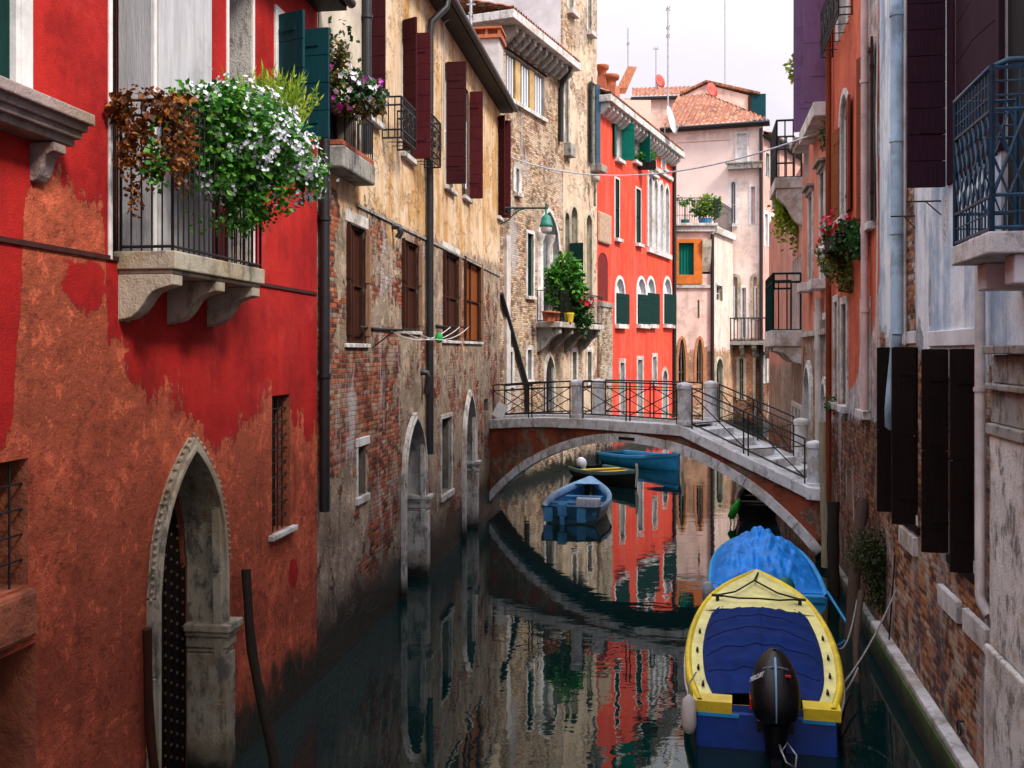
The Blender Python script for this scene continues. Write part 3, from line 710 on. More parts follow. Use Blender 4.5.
# slit window, grated window, arches
window(B, B.U(357.5), B.U(365.5), B.Z(362, 495), B.Z(362, 446), reveal=.2, pane=m_hole, frame=m_dkwood, sill=(.05, .12, m_stone_w), mull=0, rails=0)
b = MB(); b.box(B.U(355.5), B.U(368.5), -.03, .05, B.Z(362, 446), B.Z(362, 437)); B.part('lintel', b, m_stone_w, bevel=.015); b = MB(); b.box(B.U(356), B.U(357.3), -.02, .05, B.Z(362, 495), B.Z(362, 446.5)); B.part('jamb', b, m_stone_w)
window(B, B.U(441), B.U(451), B.Z(446, 492), B.Z(446, 418), reveal=.25, pane=m_hole, frame=m_dkwood, surround=(.10, m_stone, .03), sill=(.07, .14, m_stone))
window(B, B.U(484), B.U(488), B.Z(486, 411), B.Z(486, 399), reveal=.2, pane=m_hole, frame=m_dkwood, mull=0, rails=0)
doorway(B, B.U(401.5) + .1, B.U(425) - .15, -.6, 2.12, 1.16, 'gothic', .5, .13, m_stone, m_dkwood, capz=1.66, pil=False)
doorway(B, B.U(462.5) + .1, B.U(475) - .15, -.6, 2.3, 1.2, 'gothic', .4, .13, m_stone, m_dkwood, capz=1.72, pil=False)
b = MB(); zs = [(B.U(356), B.Z(366, 208)), (B.U(500), B.Z(366, 208))]; b.box(zs[0][0], B.len - .05, -.03, .02, zs[0][1] - .05, zs[0][1]); B.part('string_course', b, m_stone_g)
eave(B, 0.02, B.len + .15, 12.12, .42, .16, m_slate, gut=.085); tile_roof(B, 0, B.len + .1, 12.14, .45, 3.0, 1.2)
# drainpipes: at the red house corner, beside the flowers, from the gutter to the arches
pipe(B, [(.06, -.09, 8.9), (.06, -.09, B.Z(317, 512))], .075, m_pipe, clamps=2.2)
u = B.U(367, .1); pipe(B, [(u, -.1, 12.0), (u, -.1, B.Z(367, 158))], .075, m_pipe, clamps=2.5)
u = B.U(430, .1); b = MB(); b.tube([(u + .25, -.42, 12.0), (u + .2, -.40, 11.75), (u + .02, -.12, 11.4), (u, -.1, 11.1), (u, -.1, B.Z(430, 452))], .075, 10); B.part('drainpipe', b, m_pipe)
u = B.U(444, .06); pipe(B, [(u, -.40, 12.1), (u, -.06, 11.9), (u, -.06, B.Z(444, 150))], .02, m_pipew, 'conduit')
for (px, e, f) in ((421, 372, 394), (392, 226, 238)):
    u, z = B.uz(px, e); b = MB(); b.tube([(u, .02, z), (u, -.13, z - .02), (u + .03, -.15, z - .12), (u + .02, -.1, B.Z(px, f))], .06, 8); B.part('vent_cowl', b, m_pipe)
# chimney standing on the roof, near the far end
p = at(489, 60, 29.2); q = Vector((p.x, p.y)) - B.P0; cu = q.dot(B.d); cy = q.dot(B.inw)
b = MB(); zt = at(489, 43, 29.2).z; b.box(cu - .42, cu + .42, cy - .36, cy + .36, 12.2, zt); ch = B.part('chimney', b, m_greypl, bevel=.01)
b = MB(); b.box(cu - .5, cu + .5, cy - .44, cy + .44, zt + .002, zt + .1); b.box(cu - .5, cu + .5, cy - .44, cy + .44, zt + .27, zt + .33)
for i in range(4):
    for j in range(3): b.box(cu - .45 + i*.27, cu - .37 + i*.27, cy - .40 + j*.36, cy - .32 + j*.36, zt + .102, zt + .268)
b.box(cu - .3, cu + .3, cy - .24, cy + .24, zt + .102, zt + .267); B.part('chimney_cap', b, m_terra, ch)
bb_ = pt(B, [(312, 310), (330, 320)])
B.wall(wallmat('ochre_plaster', ((.72, .55, .39), (.64, .46, .28)), ((.48, .37, .27), (.29, .215, .155)), BR_RED,
    coat_lo=[(0, B.Z(330, 196)), (B.U(350), B.Z(350, 208)), (B.U(385), B.Z(385, 214)), (B.U(394), B.Z(394, 252)), (B.U(402), B.Z(402, 232)), (B.U(430), B.Z(430, 238)), (B.U(445), B.Z(445, 248)), (B.len, B.Z(495, 262))], amp=.5,
    brick_blobs=[(*B.uz(326, 305), .42, 1.15), (*B.uz(333, 212), .3, .45), (*B.uz(362, 392), 2.1, .85), (*B.uz(388, 350), .8, .5), (*B.uz(345, 420), 1.7, .8), (*B.uz(460, 500), 1.2, .7), (*B.uz(388, 470), 1.0, 1.3)],
    under_flake=.45, flake_scale=1.1, streak=.5, streak_col=(.1, .07, .045), streak2=(.6, .27, .035), wet=1.0, mottle=.6, speck=.35), reveal_mat=simple('dark_reveal', (.16, .135, .11), .9, .4, 4))

# ================================================================== brick palace with tan tower, beyond the bridge on the left
def W2(Y): return (-.4 + .42 * (Y - 33.3), Y)
def y_of(px, f0=-.4, Y0=33.3, k=.42): return (k * Y0 - f0) / (k - (px - 512) / 1000)
Yc = y_of(563); Yr = y_of(597); Ye = y_of(673)
C = House('brick_palace', 'pale brick palace with a row of slatted attic windows under a bracketed cornice', W2(33.3), W2(Yc), 15.7, 8)
C.hole(rect_poly(C.U(506), C.U(544.5), C.Z(506, 96), C.Z(506, 50)), .3)
g = MB(); g.box(C.U(506) - .05, C.U(544.5) + .05, .29, .34, C.Z(506, 97), C.Z(506, 49)); att = C.part('attic_loggia', g, m_hole)
for (a, c) in ((508, 515), (522.5, 530), (536, 543)):
    u0, u1 = C.U(a), C.U(c); z0, z1 = C.Z(506, 95), C.Z(506, 52); b = MB()
    for i in range(3): b.box(lerp(u0, u1, i/3) + .07, lerp(u0, u1, (i+1)/3) - .07, .05, .1, z0 + .05, z1 - .05)
    ws = C.part('slatted_shutter', b, m_curtain, att)
for c in (519, 533): 
    b = MB(); b.box(C.U(c) - .22, C.U(c) + .22, .04, .2, C.Z(506, 95), C.Z(506, 52)); C.part('pier', b, simple('ochre_pier', (.5, .34, .14), .9, .4, 2), att)
b = MB(); b.box(C.U(505), C.U(545.5), -.12, .05, C.Z(506, 100), C.Z(506, 96) - .003); C.part('sill', b, m_stone_w, att)
b = MB(); b.box(C.U(504), C.U(546), -.06, .05, C.Z(506, 49), C.Z(506, 47)); C.part('lintel', b, m_dkwood, att)
dentils(C, .1, C.len - .3, 15.45, .55, .2, .55, .5, m_stone_g)
b = MB(); b.box(-.6, C.len, -.75, .1, 15.47, 15.75); b.box(-.6, .0, .102, 6.5, 15.47, 15.75); C.part('cornice', b, m_stone_w, bevel=.02)
tile_roof(C, -.6, C.len, 15.8, .72, 4, 1.3)
# plain windows
window(C, C.U(515.5), C.U(518.5), C.Z(515, 192), C.Z(515, 168), reveal=.2, surround=(.22, m_stone_w), sill=(.15, .15, m_stone_w))
window(C, C.U(527), C.U(533), C.Z(527, 296), C.Z(527, 233), reveal=.12, closed=m_green, frame=m_green, surround=(.12, m_stone_w), sill=(.12, .12, m_stone_w))
for (a, c, e, f) in ((506, 513, 352, 384), (526, 532, 350, 380)):
    window(C, C.U(a) + .1, C.U(c) - .1, C.Z(a, f), C.Z(a, e), reveal=.2, surround=(.16, m_stone_w), sill=(.1, .14, m_stone_w), frame=m_dkwood)
# balcony bay with two white columns and pale doors
bu0, bu1 = C.U(537), C.U(560); bz0 = C.Z(537, 322); bz1 = C.Z(537, 232)
window(C, bu0 + .15, bu1 - .1, bz0 + .02, bz1 + .9, 'gothic', 1.5, reveal=.35, pane=m_glassl, frame=m_white, surround=(.15, m_stone_w), mull=3)
for uu in (bu0 + .2, lerp(bu0, bu1, .5)):
    b = MB(); b.lathe([(.2, 0), (.2, .12), (.15, .18), (.14, bz1 - bz0 - .5), (.13, bz1 - bz0 - .35), (.2, bz1 - bz0 - .2), (.24, bz1 - bz0)], (uu, -.02, bz0 + .01), 12)
    C.part('column', b, m_stone_w)
pb = MB(); pb.box(bu0 - .1, bu1 + 2.6, -.95, .03, bz0 - .2, bz0); cb = C.part('balcony', pb, m_stone, bevel=.02)
pb = MB(); railing_mb(pb, [(bu0, -.02), (bu0, -.9), (bu1 + 2.5, -.9), (bu1 + 2.5, -.02)], bz0, bz0 + 1.15, .13, .009, (.05, 1), .016); C.part('railing', pb, m_iron, cb)
for uu in (bu0 + .15, bu0 + 1.5, bu1 + .6, bu1 + 2.3):
    pb = MB(); scroll_bracket(pb, uu, .25, .85, bz0 - .202, .95); C.part('bracket', pb, m_stone_g, cb)
doorway(C, C.U(544), C.U(553), 1.2, C.Z(547, 378), C.Z(547, 356) - C.Z(547, 378), 'gothic', .3, .16, m_stone, m_hole, capital=False)
u = C.U(525.5, .08); u_ = C.U(501, .08)
b = MB(); b.tube([(C.U(501, .1), -.1, C.Z(501, 294)), (C.U(527, .1), -.1, C.Z(527, 385)), (C.U(527.5, .1), -.1, 1.4)], .085, 8); C.part('flue_pipe', b, m_pipe)
b = MB(); b.box(C.U(504), C.U(508), -.1, .02, 2.0, C.Z(504, 235)); C.part('white_strip', b, m_pipew)
u = C.U(561, .1); b = MB(); b.tube([(u - .35, -.6, 15.4), (u - .05, -.2, 15.0), (u, -.1, 14.7), (u, -.1, C.Z(561, 143))], .1, 8); C.part('drainpipe', b, m_pipe)
C.wall(wallmat('pale_brick', ((.5, .42, .3), (.45, .3, .14)), ((.52, .4, .28), (.44, .32, .22)), BR_TAN, coat_flake=.72, under_flake=.56, flake_scale=.5,
    brick_blobs=[(*C.uz(515, 345), 1.6, 2.2)], coat_lo=[(0, C.Z(506, 100)), (C.len, C.Z(506, 97))], amp=.3, streak=.35, wet=.5), reveal_mat=m_greypl)

D = House('tan_tower', 'tall tan tower of peeling brick with one long blue shutter', W2(Yc), W2(Yr), 23, 8)
window(D, D.U(568), D.U(573), D.Z(568, 9), D.Z(568, -40), reveal=.2, surround=(.2, m_stone), sill=(.25, .2, m_stone))
window(D, D.U(587.5), D.U(591), D.Z(587, 30), D.Z(587, -30), reveal=.2, surround=(.2, m_stone), sill=(.25, .2, m_stone))
window(D, D.U(564.5), D.U(568), D.Z(564, 143), D.Z(564, 58), 'round', reveal=.25, pane=m_hole, surround=(.16, m_stone), sill=(.3, .5, m_stone_g))
window(D, D.U(591), D.U(595), D.Z(590, 164), D.Z(590, 80), reveal=.2, pane=m_hole, frame=m_stone_g, sill=(.5, .3, m_stone_g), shut=[('n', 160, .6, m_ironb, {'ph': 1.2}), ('f', 165, .35, m_ironb, {'ph': 1.2})])
for i, (a, c, e, f) in enumerate(((564.5, 569, 212, 318), (571, 577, 206, 318), (586, 591.5, 214, 300))):
    window(D, D.U(a), D.U(c), D.Z(a, f), D.Z(a, e), 'round', reveal=.3, pane=m_hole, frame=m_green if i < 2 else m_stone_g, closed=m_stone_y if i else None, surround=(.2, m_stone_y), sill=(.15, .15, m_stone),
           shut=[('f', 95, .55, m_green, {'dz': -.9})] if i == 0 else ())
for (a, c) in ((572, 576), (587, 591)):
    window(D, D.U(a), D.U(c), D.Z(a, 382), D.Z(a, 352), reveal=.2, surround=(.18, m_stone_w), sill=(.1, .14, m_stone_w), frame=m_dkwood)
b = MB(); b.tube([(D.U(592, .08), -.2, D.Z(592, 207)), (D.U(594, .3), -.35, D.Z(594, 184))], .06, 8); b.lathe([(.01, 0), (.16, .05), (.16, .25), (.01, .3)], (D.U(595, .3), -.35, D.Z(594, 186)), 10); D.part('lamp_arm', b, m_stone_g)
eave(D, 0, D.len, 23.1, .4, .2, m_stone_g); tile_roof(D, 0, D.len, 23.15, .45, 3, 1)
D.wall(wallmat('tan_plaster', ((.66, .52, .38), (.62, .46, .33)), ((.58, .42, .3), (.5, .34, .23)), BR_TAN, coat_flake=.47, under_flake=.52, flake_scale=.45,
    coat_blobs=[(*D.uz(580, 235), 2.2, 3.0)], streak=.3, wet=.5, streak_col=(.2, .13, .08)), reveal_mat=m_stone_y)
b = MB(); b.box(-.03, .0, .1, 7.9, 15.9, 22.9); D.part('side_plaster', b, m_whitepl)

# ================================================================== far red house
E = House('scarlet_house', 'bright scarlet house with dark green shutters and a triple arched window, beyond the bridge', W2(Yr), W2(Ye), 15.6, 8)
k_ = E.len
gs = lambda a, w_=.5: {'planks': True}
for (a, c, e, f, op) in ((615.5, 621, 120, 158, 1), (633, 639, 127, 160, 1), (648.5, 655, 138, 172, 0), (661.5, 665, 143, 168, 0)):
    window(E, E.U(a), E.U(c), E.Z(a, f), E.Z(a, e), reveal=.2, pane=m_glassl if not op else m_hole, frame=m_white, surround=(.16, m_white), sill=(.22, .16, m_stone_w),
           shut=[('n', 168, .55, m_teal), ('f', 100 if a < 630 else 75, .6, m_teal)] if op else ())
for (a, c, e, f) in ((615, 619, 178, 238), (636, 640.5, 188, 243)):
    window(E, E.U(a), E.U(c), E.Z(a, f), E.Z(a, e), reveal=.03, closed=m_green, frame=m_green, surround=(.09, m_white, .02), sill=(.2, .16, m_stone_w), mull=0)
for (a, c) in ((648, 651.2), (653.6, 656.8), (659.2, 662.4), (664.8, 668)):
    window(E, E.U(a), E.U(c), E.Z(647, 246), E.Z(647, 176), 'round', reveal=.3, pane=m_glassl if a in (648, 664.8) else m_curtain, frame=m_green if a in (648, 664.8) else m_white, surround=(.24, m_stone_w, .06), mull=0)
b = MB(); b.box(E.U(646.5), E.U(669.5), -.16, .02, E.Z(647, 252), E.Z(647, 247)); E.part('string_course', b, m_stone_w); b = MB(); b.box(E.U(645), E.U(671), -.14, .02, E.Z(647, 166), E.Z(647, 162)); E.part('string_course', b, m_stone_w)
for i, (a, c) in enumerate(((615.5, 624), (637, 645.5), (647, 654.5), (663.5, 671))):
    window(E, E.U(a), E.U(c), E.Z(a, 324), E.Z(a, 278), 'round', reveal=.2, pane=m_curtain, frame=m_white, surround=(.16, m_white), sill=(.22, .2, m_stone_w), closed=m_curtain,
           shut=[('n', 8, E.U(c) - E.U(a), m_green, {'off': .06, 'th': .05, 'ph': .6})])
for (a, c, e, f) in ((620, 624, 363, 440), (637.5, 642, 360, 440), (652.5, 656, 357, 384)):
    window(E, E.U(a), E.U(c), max(.6, E.Z(a, f)), E.Z(a, e), reveal=.25, pane=m_hole, frame=m_dkwood, surround=(.2, m_stone), sill=(.1, .1, m_stone))
window(E, E.U(662.5), E.U(667), .6, E.Z(662, 371), 'round', reveal=.3, pane=m_hole, frame=m_dkwood, surround=(.22, m_stone))
dentils(E, .1, k_ - .3, 15.3, .62, .25, .5, .45, m_stone_w); b = MB(); b.box(-.05, k_ + .1, -.65, .1, 15.32, 15.62); E.part('cornice', b, m_stone_w, bevel=.02)
tile_roof(E, 0, k_, 15.72, .6, 4, 1.5); pipe(E, [(k_ - .12, -.12, 15.2), (k_ - .12, -.12, 1.0)], .1, m_pipe)
# the brick pier with a blocked arch at its near corner
b = MB(); b.box(.05, E.U(610), -.16, .05, E.Z(600, 310) + .15, E.Z(600, 310) + .35); E.part('ledge', b, m_stone_g)
b = MB(); b.box(.02, E.U(610.5), -.10, .04, -.8, E.Z(600, 310) + .15); E.part('brick_pier', b, wallmat('pier_brick', ((.5, .4, .3), (.5, .4, .3)), ((.5, .38, .27), (.4, .3, .2)), ((.52, .36, .26), (.4, .24, .16), (.5, .42, .34)), coat_flake=.7, under_flake=.62, wet=.5))
b = MB(); b.box(.02, E.U(609), -.14, .04, E.Z(600, 243), E.Z(600, 212)); E.part('brick_corbel', b, simple('corbel_brick', (.5, .34, .24), .9, .4, 6, bump=.03), bevel=.08)
poly = arch_poly(E.U(598.5), E.U(607), E.Z(600, 300), E.Z(600, 262), .4, 'round'); 
g = MB(); g.add([(p[0], -.006, p[1]) for p in poly], [tuple(range(len(poly)))]); g.ring(poly, grow(poly, .05), -.02, .03); E.part('blocked_arch', g, simple('dark_red_niche', (.16, .012, .012), .9, .4, 4))
cz = 16.4
for (px, e, f, w_) in ((602, 66, 92, .34), (610, 76, 98, .46)):
    p = at(px, f, Yr + 1.5); c = (Vector((p.x, p.y)) - E.P0); cu, cy = c.dot(E.d), c.dot(E.inw); zt = at(px, e, Yr + 1.5).z
    b = MB(); b.box(cu - w_*.75, cu + w_*.75, cy - w_*.75, cy + w_*.75, 15.6, zt - .5); ch = E.part('chimney', b, simple('chimney_render', (.5, .17, .1), .9, .3))
    b = MB(); b.lathe([(w_*.6, -.5), (w_*.6, -.2), (w_*.85, -.16), (w_*.95, -.02), (w_*.9, .02), (w_*.5, .03)], (cu, cy, zt), 12); E.part('chimney_pot', b, m_terra, ch)
E.wall(wallmat('scarlet_plaster', ((.82, .075, .035), (.74, .055, .03)), ((.5, .1, .06), (.5, .12, .07)), BR_RED, streak=.45, streak_col=(.28, .018, .015), streak2=(.84, .15, .1), wet=.5, speck=.1), reveal_mat=m_white)

# ================================================================== pink houses closing the canal
F = House('terrace_house', 'low pale pink house with a roof terrace and an orange shuttered window', (.150 * 56, 56), (.1995 * 56, 56), 11.3, 4.6)
window(F, F.U(678.5), F.U(693.5), F.Z(678, 275), F.Z(678, 243), reveal=.15, closed=m_teal, frame=m_teal, mull=4, rails=0)
b = MB(); u0, u1 = F.U(674), F.U(702); z0, z1 = F.Z(678, 284), F.Z(678, 241)
b.box(u0, F.U(678.5), -.12, .03, z0, z1); b.box(F.U(693.5), u1, -.12, .03, z0, z1); b.box(u0, u1, -.125, .03, z0 - .003, F.Z(678, 275)); b.box(u0, u1, -.125, .03, F.Z(678, 243), z1 + .1); F.part('window_box', b, simple('orange_boards', (.62, .16, .02), .6, .25, 3))
for (a, c) in ((678.5, 685.5), (696.5, 703)): window(F, F.U(a), F.U(c), F.Z(a, 384), F.Z(a, 339), 'lancet', 1.2, reveal=.3, pane=m_hole, frame=m_stone_y, surround=(.14, simple('orange_edge', (.5, .22, .1), .9)))
window(F, F.U(697.5), F.U(699.5), F.Z(698, 318), F.Z(698, 300), 'round', reveal=.2, pane=m_hole, frame=m_stone_y, mull=0)
b = MB(); b.box(-.2, F.len + .15, -.25, F.depth, 11.32, 11.62); b.box(-.3, F.len + .28, -.38, F.depth, 11.623, 11.78); F.part('terrace_ledge', b, m_stone_w, bevel=.02)
b = MB(); railing_mb(b, [(0, -.2), (F.len + .1, -.2), (F.len + 2.0, 4.0)], 11.78, 13.2, .14, .012, (0, .9, 1), .02); F.part('railing', b, m_iron)
b = MB(); b.box(-.2, F.U(710), -.12, .02, F.Z(680, 288), F.Z(680, 285)); F.part('string_course', b, m_stone)
u = F.U(712.5, .1); pipe(F, [(u, -.1, 11.2), (u, -.1, .8)], .1, m_pipe); 
scb = MB(); scroll_bracket(scb, F.U(706), .5, .3, F.Z(706, 240), 1.9); F.part('bracket', scb, m_stone_y)
pink1 = lambda n, s2=None: wallmat(n, ((.88, .65, .57), (.82, .58, .5)), ((.55, .34, .22), (.48, .28, .17)), BR_TAN, streak=.4, streak_col=(.36, .2, .12), streak2=s2, wet=.7,
    coat_lo=[(-1, 4.7), (30, 4.9)], amp=.7, under_lo=[(-1, 1.5), (30, 1.5)], under_amp=.6)
F.wall(pink1('terrace_pink'), reveal_mat=m_stone_y)
# its canal side
F2 = House('terrace_house_wing', 'pale pink side wing with stained plaster under the terrace ledge', (F.P1.x + .01, 56.01), (13.35, 60.4), 11.3, 3)
window(F2, F2.U(716), F2.U(722), F2.Z(716, 300), F2.Z(716, 285), reveal=.2, surround=(.14, m_stone_w)); b = MB(); b.box(.45, F2.len, -.2, .05, 11.32, 11.7); F2.part('ledge', b, m_stone_w)
doorway(F2, F2.U(715), F2.U(722), .2, F2.Z(716, 372), .75, 'round', .3, .14, m_stone_y, m_hole, capital=False)
F2.wall(pink1('wing_pink'), reveal_mat=m_stone_y)

G = House('pink_house', 'large pale pink house with a tiled hip roof closing the canal', (.150 * 61.7, 61.9), (15.06, 60), 18.25, 8)
def gw(a, c, e, f, **k): return window(G, G.U(a), G.U(c), G.Z(a, f), G.Z(a, e), **k)
gw(731, 735.5, 182, 224, kind='round', reveal=.3, frame=m_white, surround=(.16, m_white), sill=(.3, .2, m_stone_w)); gw(751, 755, 187, 225, reveal=.2, frame=m_white, surround=(.12, m_white))
gw(733.5, 737.5, 277, 320, kind='round', reveal=.3, pane=m_glassl, frame=m_white, surround=(.2, m_stone_y)); gw(753.5, 757, 277, 320, kind='round', reveal=.3, frame=m_white, surround=(.2, m_stone_y))
gw(737, 747, 134, 162, reveal=.06, closed=m_white, frame=m_white, surround=(.1, m_white, .1))
b = MB(); n = 8; u0, u1 = G.U(728), G.U(762); z = G.Z(740, 170)
b.box(u0, u1, -.5, .03, z, z + .3)
for i in range(16): b.lathe([(.1, 0), (.12, .04), (.1, .1)], (lerp(u0, u1, i/15), -.45, z + .3), 8)
G.part('ledge', b, m_stone_g)
b = MB(); b.box(G.U(676), G.U(728.5), -.03, .02, G.Z(676, 215), G.Z(676, 144)); b.box(G.U(676), G.U(729), -.07, .02, G.Z(676, 143), G.Z(676, 142)); G.part('blank_panel', b, simple('pale_panel', (.82, .66, .6), .9, .1, 1))
bz = G.Z(740, 341); u0, u1 = G.U(713, .9), G.U(770, .9) ; b = MB(); b.box(u0, u1, -1.0, .03, bz - .25, bz); gb = G.part('balcony', b, m_stone_g, bevel=.02)
b = MB(); railing_mb(b, [(u0 + .05, -.95), (u1 - .05, -.95)], bz, bz + 1.35, .2, .03, (.03, 1), .04); G.part('railing', b, m_iron, gb)
for i in range(5):
    b = MB(); scroll_bracket(b, lerp(u0 + .2, u1 - .2, i/4), .25, .9, bz - .252, .8); G.part('bracket', b, m_stone_g, gb)
for (a, c) in ((714.5, 719), (729, 733), (742, 746), (756, 760)): gw(a, c, 288, 338, reveal=.2, pane=m_glass, frame=m_white, surround=(.1, m_white))
for (a, c, e) in ((717, 722, 362), (739, 743.5, 358), (755.5, 759.5, 356)): gw(a, c, e, 400, kind='round', reveal=.3, pane=m_hole, frame=m_stone_y, surround=(.16, m_stone_y))
gw(729, 731, 372, 384, kind='round', reveal=.2, pane=m_hole, frame=m_stone_w, surround=(.14, m_stone_w), mull=0)
eave(G, 0, G.len + .4, 18.35, .45, .2, m_slate, gut=.1); tile_roof(G, 0, G.len + .4, 18.4, .5, 6.5, 3.6, pitch=.3, hip=4.6)
pipe(G, [(G.len - .1, -.12, 18.0), (G.len - .1, -.12, 1)], .11, m_pipe)
G.wall(wallmat('house_pink', ((.92, .76, .69), (.9, .7, .62)), ((.5, .26, .15), (.42, .2, .11)), BR_BROWN, streak=.42, streak_col=(.45, .24, .14), wet=.7, coat_lo=[(-1, 5.0), (3, 5.4), (30, 5.0)], amp=.6, under_lo=[(-1, 1.8), (30, 2.2)], under_amp=.7), reveal_mat=m_white)
G2 = House('salmon_house', 'salmon pink house wall with a row of narrow windows running on past the drainpipe', (15.08, 60.02), (15.06 + .6 * 14, 74), 17.6, 6)
for (a, c) in ((764.5, 767.5), (770.5, 773), (777, 780), (784, 787), (790, 793.5)): window(G2, G2.U(a), G2.U(c), G2.Z(778, 250), G2.Z(778, 219), reveal=.2, frame=m_white, surround=(.2, m_white))
for (a, c) in ((765.5, 769), (773.5, 777)): window(G2, G2.U(a), G2.U(c), G2.Z(770, 178), G2.Z(770, 155), reveal=.2, frame=m_green, closed=m_green, surround=(.15, m_stone_w))
for (a, c) in ((764, 766.5), (769, 771.5), (775, 778), (782, 785), (789, 792)): window(G2, G2.U(a), G2.U(c), G2.Z(778, 382), G2.Z(778, 356), reveal=.2, frame=m_stone, pane=m_hole, surround=(.2, m_stone))
eave(G2, 0, G2.len, 17.7, .4, .2, m_slate, gut=.1); tile_roof(G2, .3, G2.len, 17.75, .45, 1.2, .5, pitch=.3)
b = MB(); b.box(0, G2.len, -.05, .02, 4.4, 4.6); G2.part('string_course', b, m_dkwood)
G2.wall(wallmat('salmon_wall', ((.78, .42, .36), (.72, .36, .3)), ((.4, .28, .22), (.33, .22, .17)), BR_BROWN, streak=.3, streak_col=(.4, .2, .15), wet=.6, coat_lo=[(-1, 4.6), (3, 6.0), (30, 5.6)], amp=.5, under_lo=[(-1, 4.4), (30, 4.4)], under_amp=.1), reveal_mat=m_white)
# houses behind, seen over the roofs
Hh = House('tiled_house', 'pink house with a long tiled roof rising behind the scarlet house', (.112 * 76, 76), (.222 * 76, 75), at(650, 98, 76).z, 6)
tile_roof(Hh, Hh.U(632), Hh.U(728), Hh.top, .4, 4.5, 1.9, pitch=.34); eave(Hh, Hh.U(631), Hh.U(729), Hh.top, .4, .2, m_slate)
Hh.wall(wallmat('back_pink', ((.84, .58, .48), (.8, .55, .46)), ((.6, .4, .3), (.6, .4, .3)), BR_TAN, streak=.2, wet=.02))
Hg = House('gabled_house', 'narrow pink gable with a dark shuttered window, above the tiled hip roof', (.172 * 70, 70.5), (.2405 * 70, 70), 20.5, 5)
gz = lambda px, py: at(px, py, 70.2).z
window(Hg, Hg.U(749), Hg.U(752), gz(749, 118), gz(749, 96), reveal=.15, closed=m_green, frame=m_green, mull=0)
Hg.wall(wallmat('gable_pink', ((.84, .58, .48), (.8, .55, .46)), ((.6, .4, .3), (.6, .4, .3)), BR_TAN, streak=.25, wet=.02), top_poly=[(Hg.len - .004, gz(752, 97)), (Hg.U(706), gz(706, 84)), (.004, gz(684, 95))])
b = MB(); zz = [(Hg.len + .5, gz(752, 96)), (Hg.U(706), gz(706, 82.5)), (-.2, gz(684, 94))]
for i in range(2): b.prism([(zz[i][0], -.25, zz[i][1]), (zz[i][0], 5, zz[i][1]), (zz[i+1][0], 5, zz[i+1][1]), (zz[i+1][0], -.25, zz[i+1][1])], (0, 0, .16))
Hg.part('roof', b, m_tile)
b = MB(); b.box(Hg.len - .1, Hg.len + .9, -.1, 3, gz(752, 122), gz(752, 95)); Hg.part('shuttered_dormer', b, m_bgreen); pipe(Hg, [(Hg.len - .22, -.12, gz(750, 97)), (Hg.len - .22, -.12, gz(750, 120))], .1, m_brown)
Hc = House('ridge_wall', 'small tiled gable end peeping over the eaves behind the scarlet house chimneys', (.108 * 66, 66), (.139 * 66, 66), at(630, 100, 66).z, 3)
b = MB(); q0, q1 = Hc.U(617), Hc.U(637); b.prism([(q0, 0, at(0, 88, 66).z), (Hc.U(628), 0, at(0, 66, 66).z), (q1, 0, at(0, 67, 66).z), (q1 - .6, 0, at(0, 88, 66).z)], (0, 1.5, 0)); Hc.part('roof', b, simple('ridge_tiles', (.55, .22, .12), .9, .5, 4, k=(3, 1, 1)))
Hc.wall(simple('ridge_pink', (.82, .56, .46), .9, .15))
# ================================================================== right side of the canal
def PR(Y): return (XR(Y), Y)
J = House('peeling_white_house', 'near right house with peeling pale blue paint over brick and a blue iron balcony', PR(15.5), PR(-9), 13.5, 6)  # unseen length past the camera and extra height added to shade the canal
def jw(a, c, e, f, ref, **k): return window(J, J.U(a), J.U(c), J.Z(ref, f), J.Z(ref, e), **k)
jw(902, 918, 347, 524, 915, reveal=.22, pane=m_hole, frame=m_dkwood, lintel=None, sill=(.03, .1, m_dkwood), shut=[('f', 90, .29, m_dkwood, {'ph': 2.4}), ('n', 90, .3, m_dkwood, {'ph': 2.4})])
jw(951, 976, 349, 555, 951, reveal=.22, pane=m_hole, frame=m_dkwood, sill=(.03, .1, m_dkwood), shut=[('n', 90, .28, m_dkwood, {'ph': 2.4}), ('f', 90, .22, m_dkwood, {'ph': 2.4})])
b = MB(); b.box(J.U(930), J.U(980), -.03, .02, J.Z(950, 346), J.Z(950, 330)); J.part('lintel', b, m_whitepl, bevel=.01); b = MB(); b.box(J.U(893), J.U(916), -.025, .02, J.Z(905, 344), J.Z(905, 332)); J.part('lintel', b, m_whitepl, bevel=.01)
for (a, c, e, f, g_) in ((938, 957, 622, 600, 960), (963, 986, 622, 600, 960), (899, 914, 545, 527, 905)):
    b = MB(); b.box(J.U(a, .05), J.U(c, .05), -.06, .02, J.Z(g_, f), J.Z(g_, e)); J.part('stone_band', b, m_stone_w, bevel=.01)
cw = jw(955, 998, -30, 170, 975, reveal=.12, pane=m_hole, frame=m_pdark, mull=0, rails=0)
hw = (J.U(998) - J.U(955)) / 2
leaf(J, cw, J.U(955), J.Z(975, 168), 10.3, hw - .01, 3, 'n', m_pdark, off=-.03, ph=.42); leaf(J, cw, J.U(998), J.Z(975, 168), 10.3, hw - .03, 4, 'f', m_pdark, off=-.03, ph=.42)
leaf(J, cw, J.U(948), J.Z(948, 187), 10.6, .41, 88, 'n', m_pdark, ph=.30)
dz0 = 5.53; poly = rect_poly(J.U(1001), J.U(1062), dz0, 10.7); J.hole(poly, .06); b = MB(); b.add([(p[0], .06, p[1]) for p in poly], [(0, 1, 2, 3)]); J.part('door', b, m_hole)
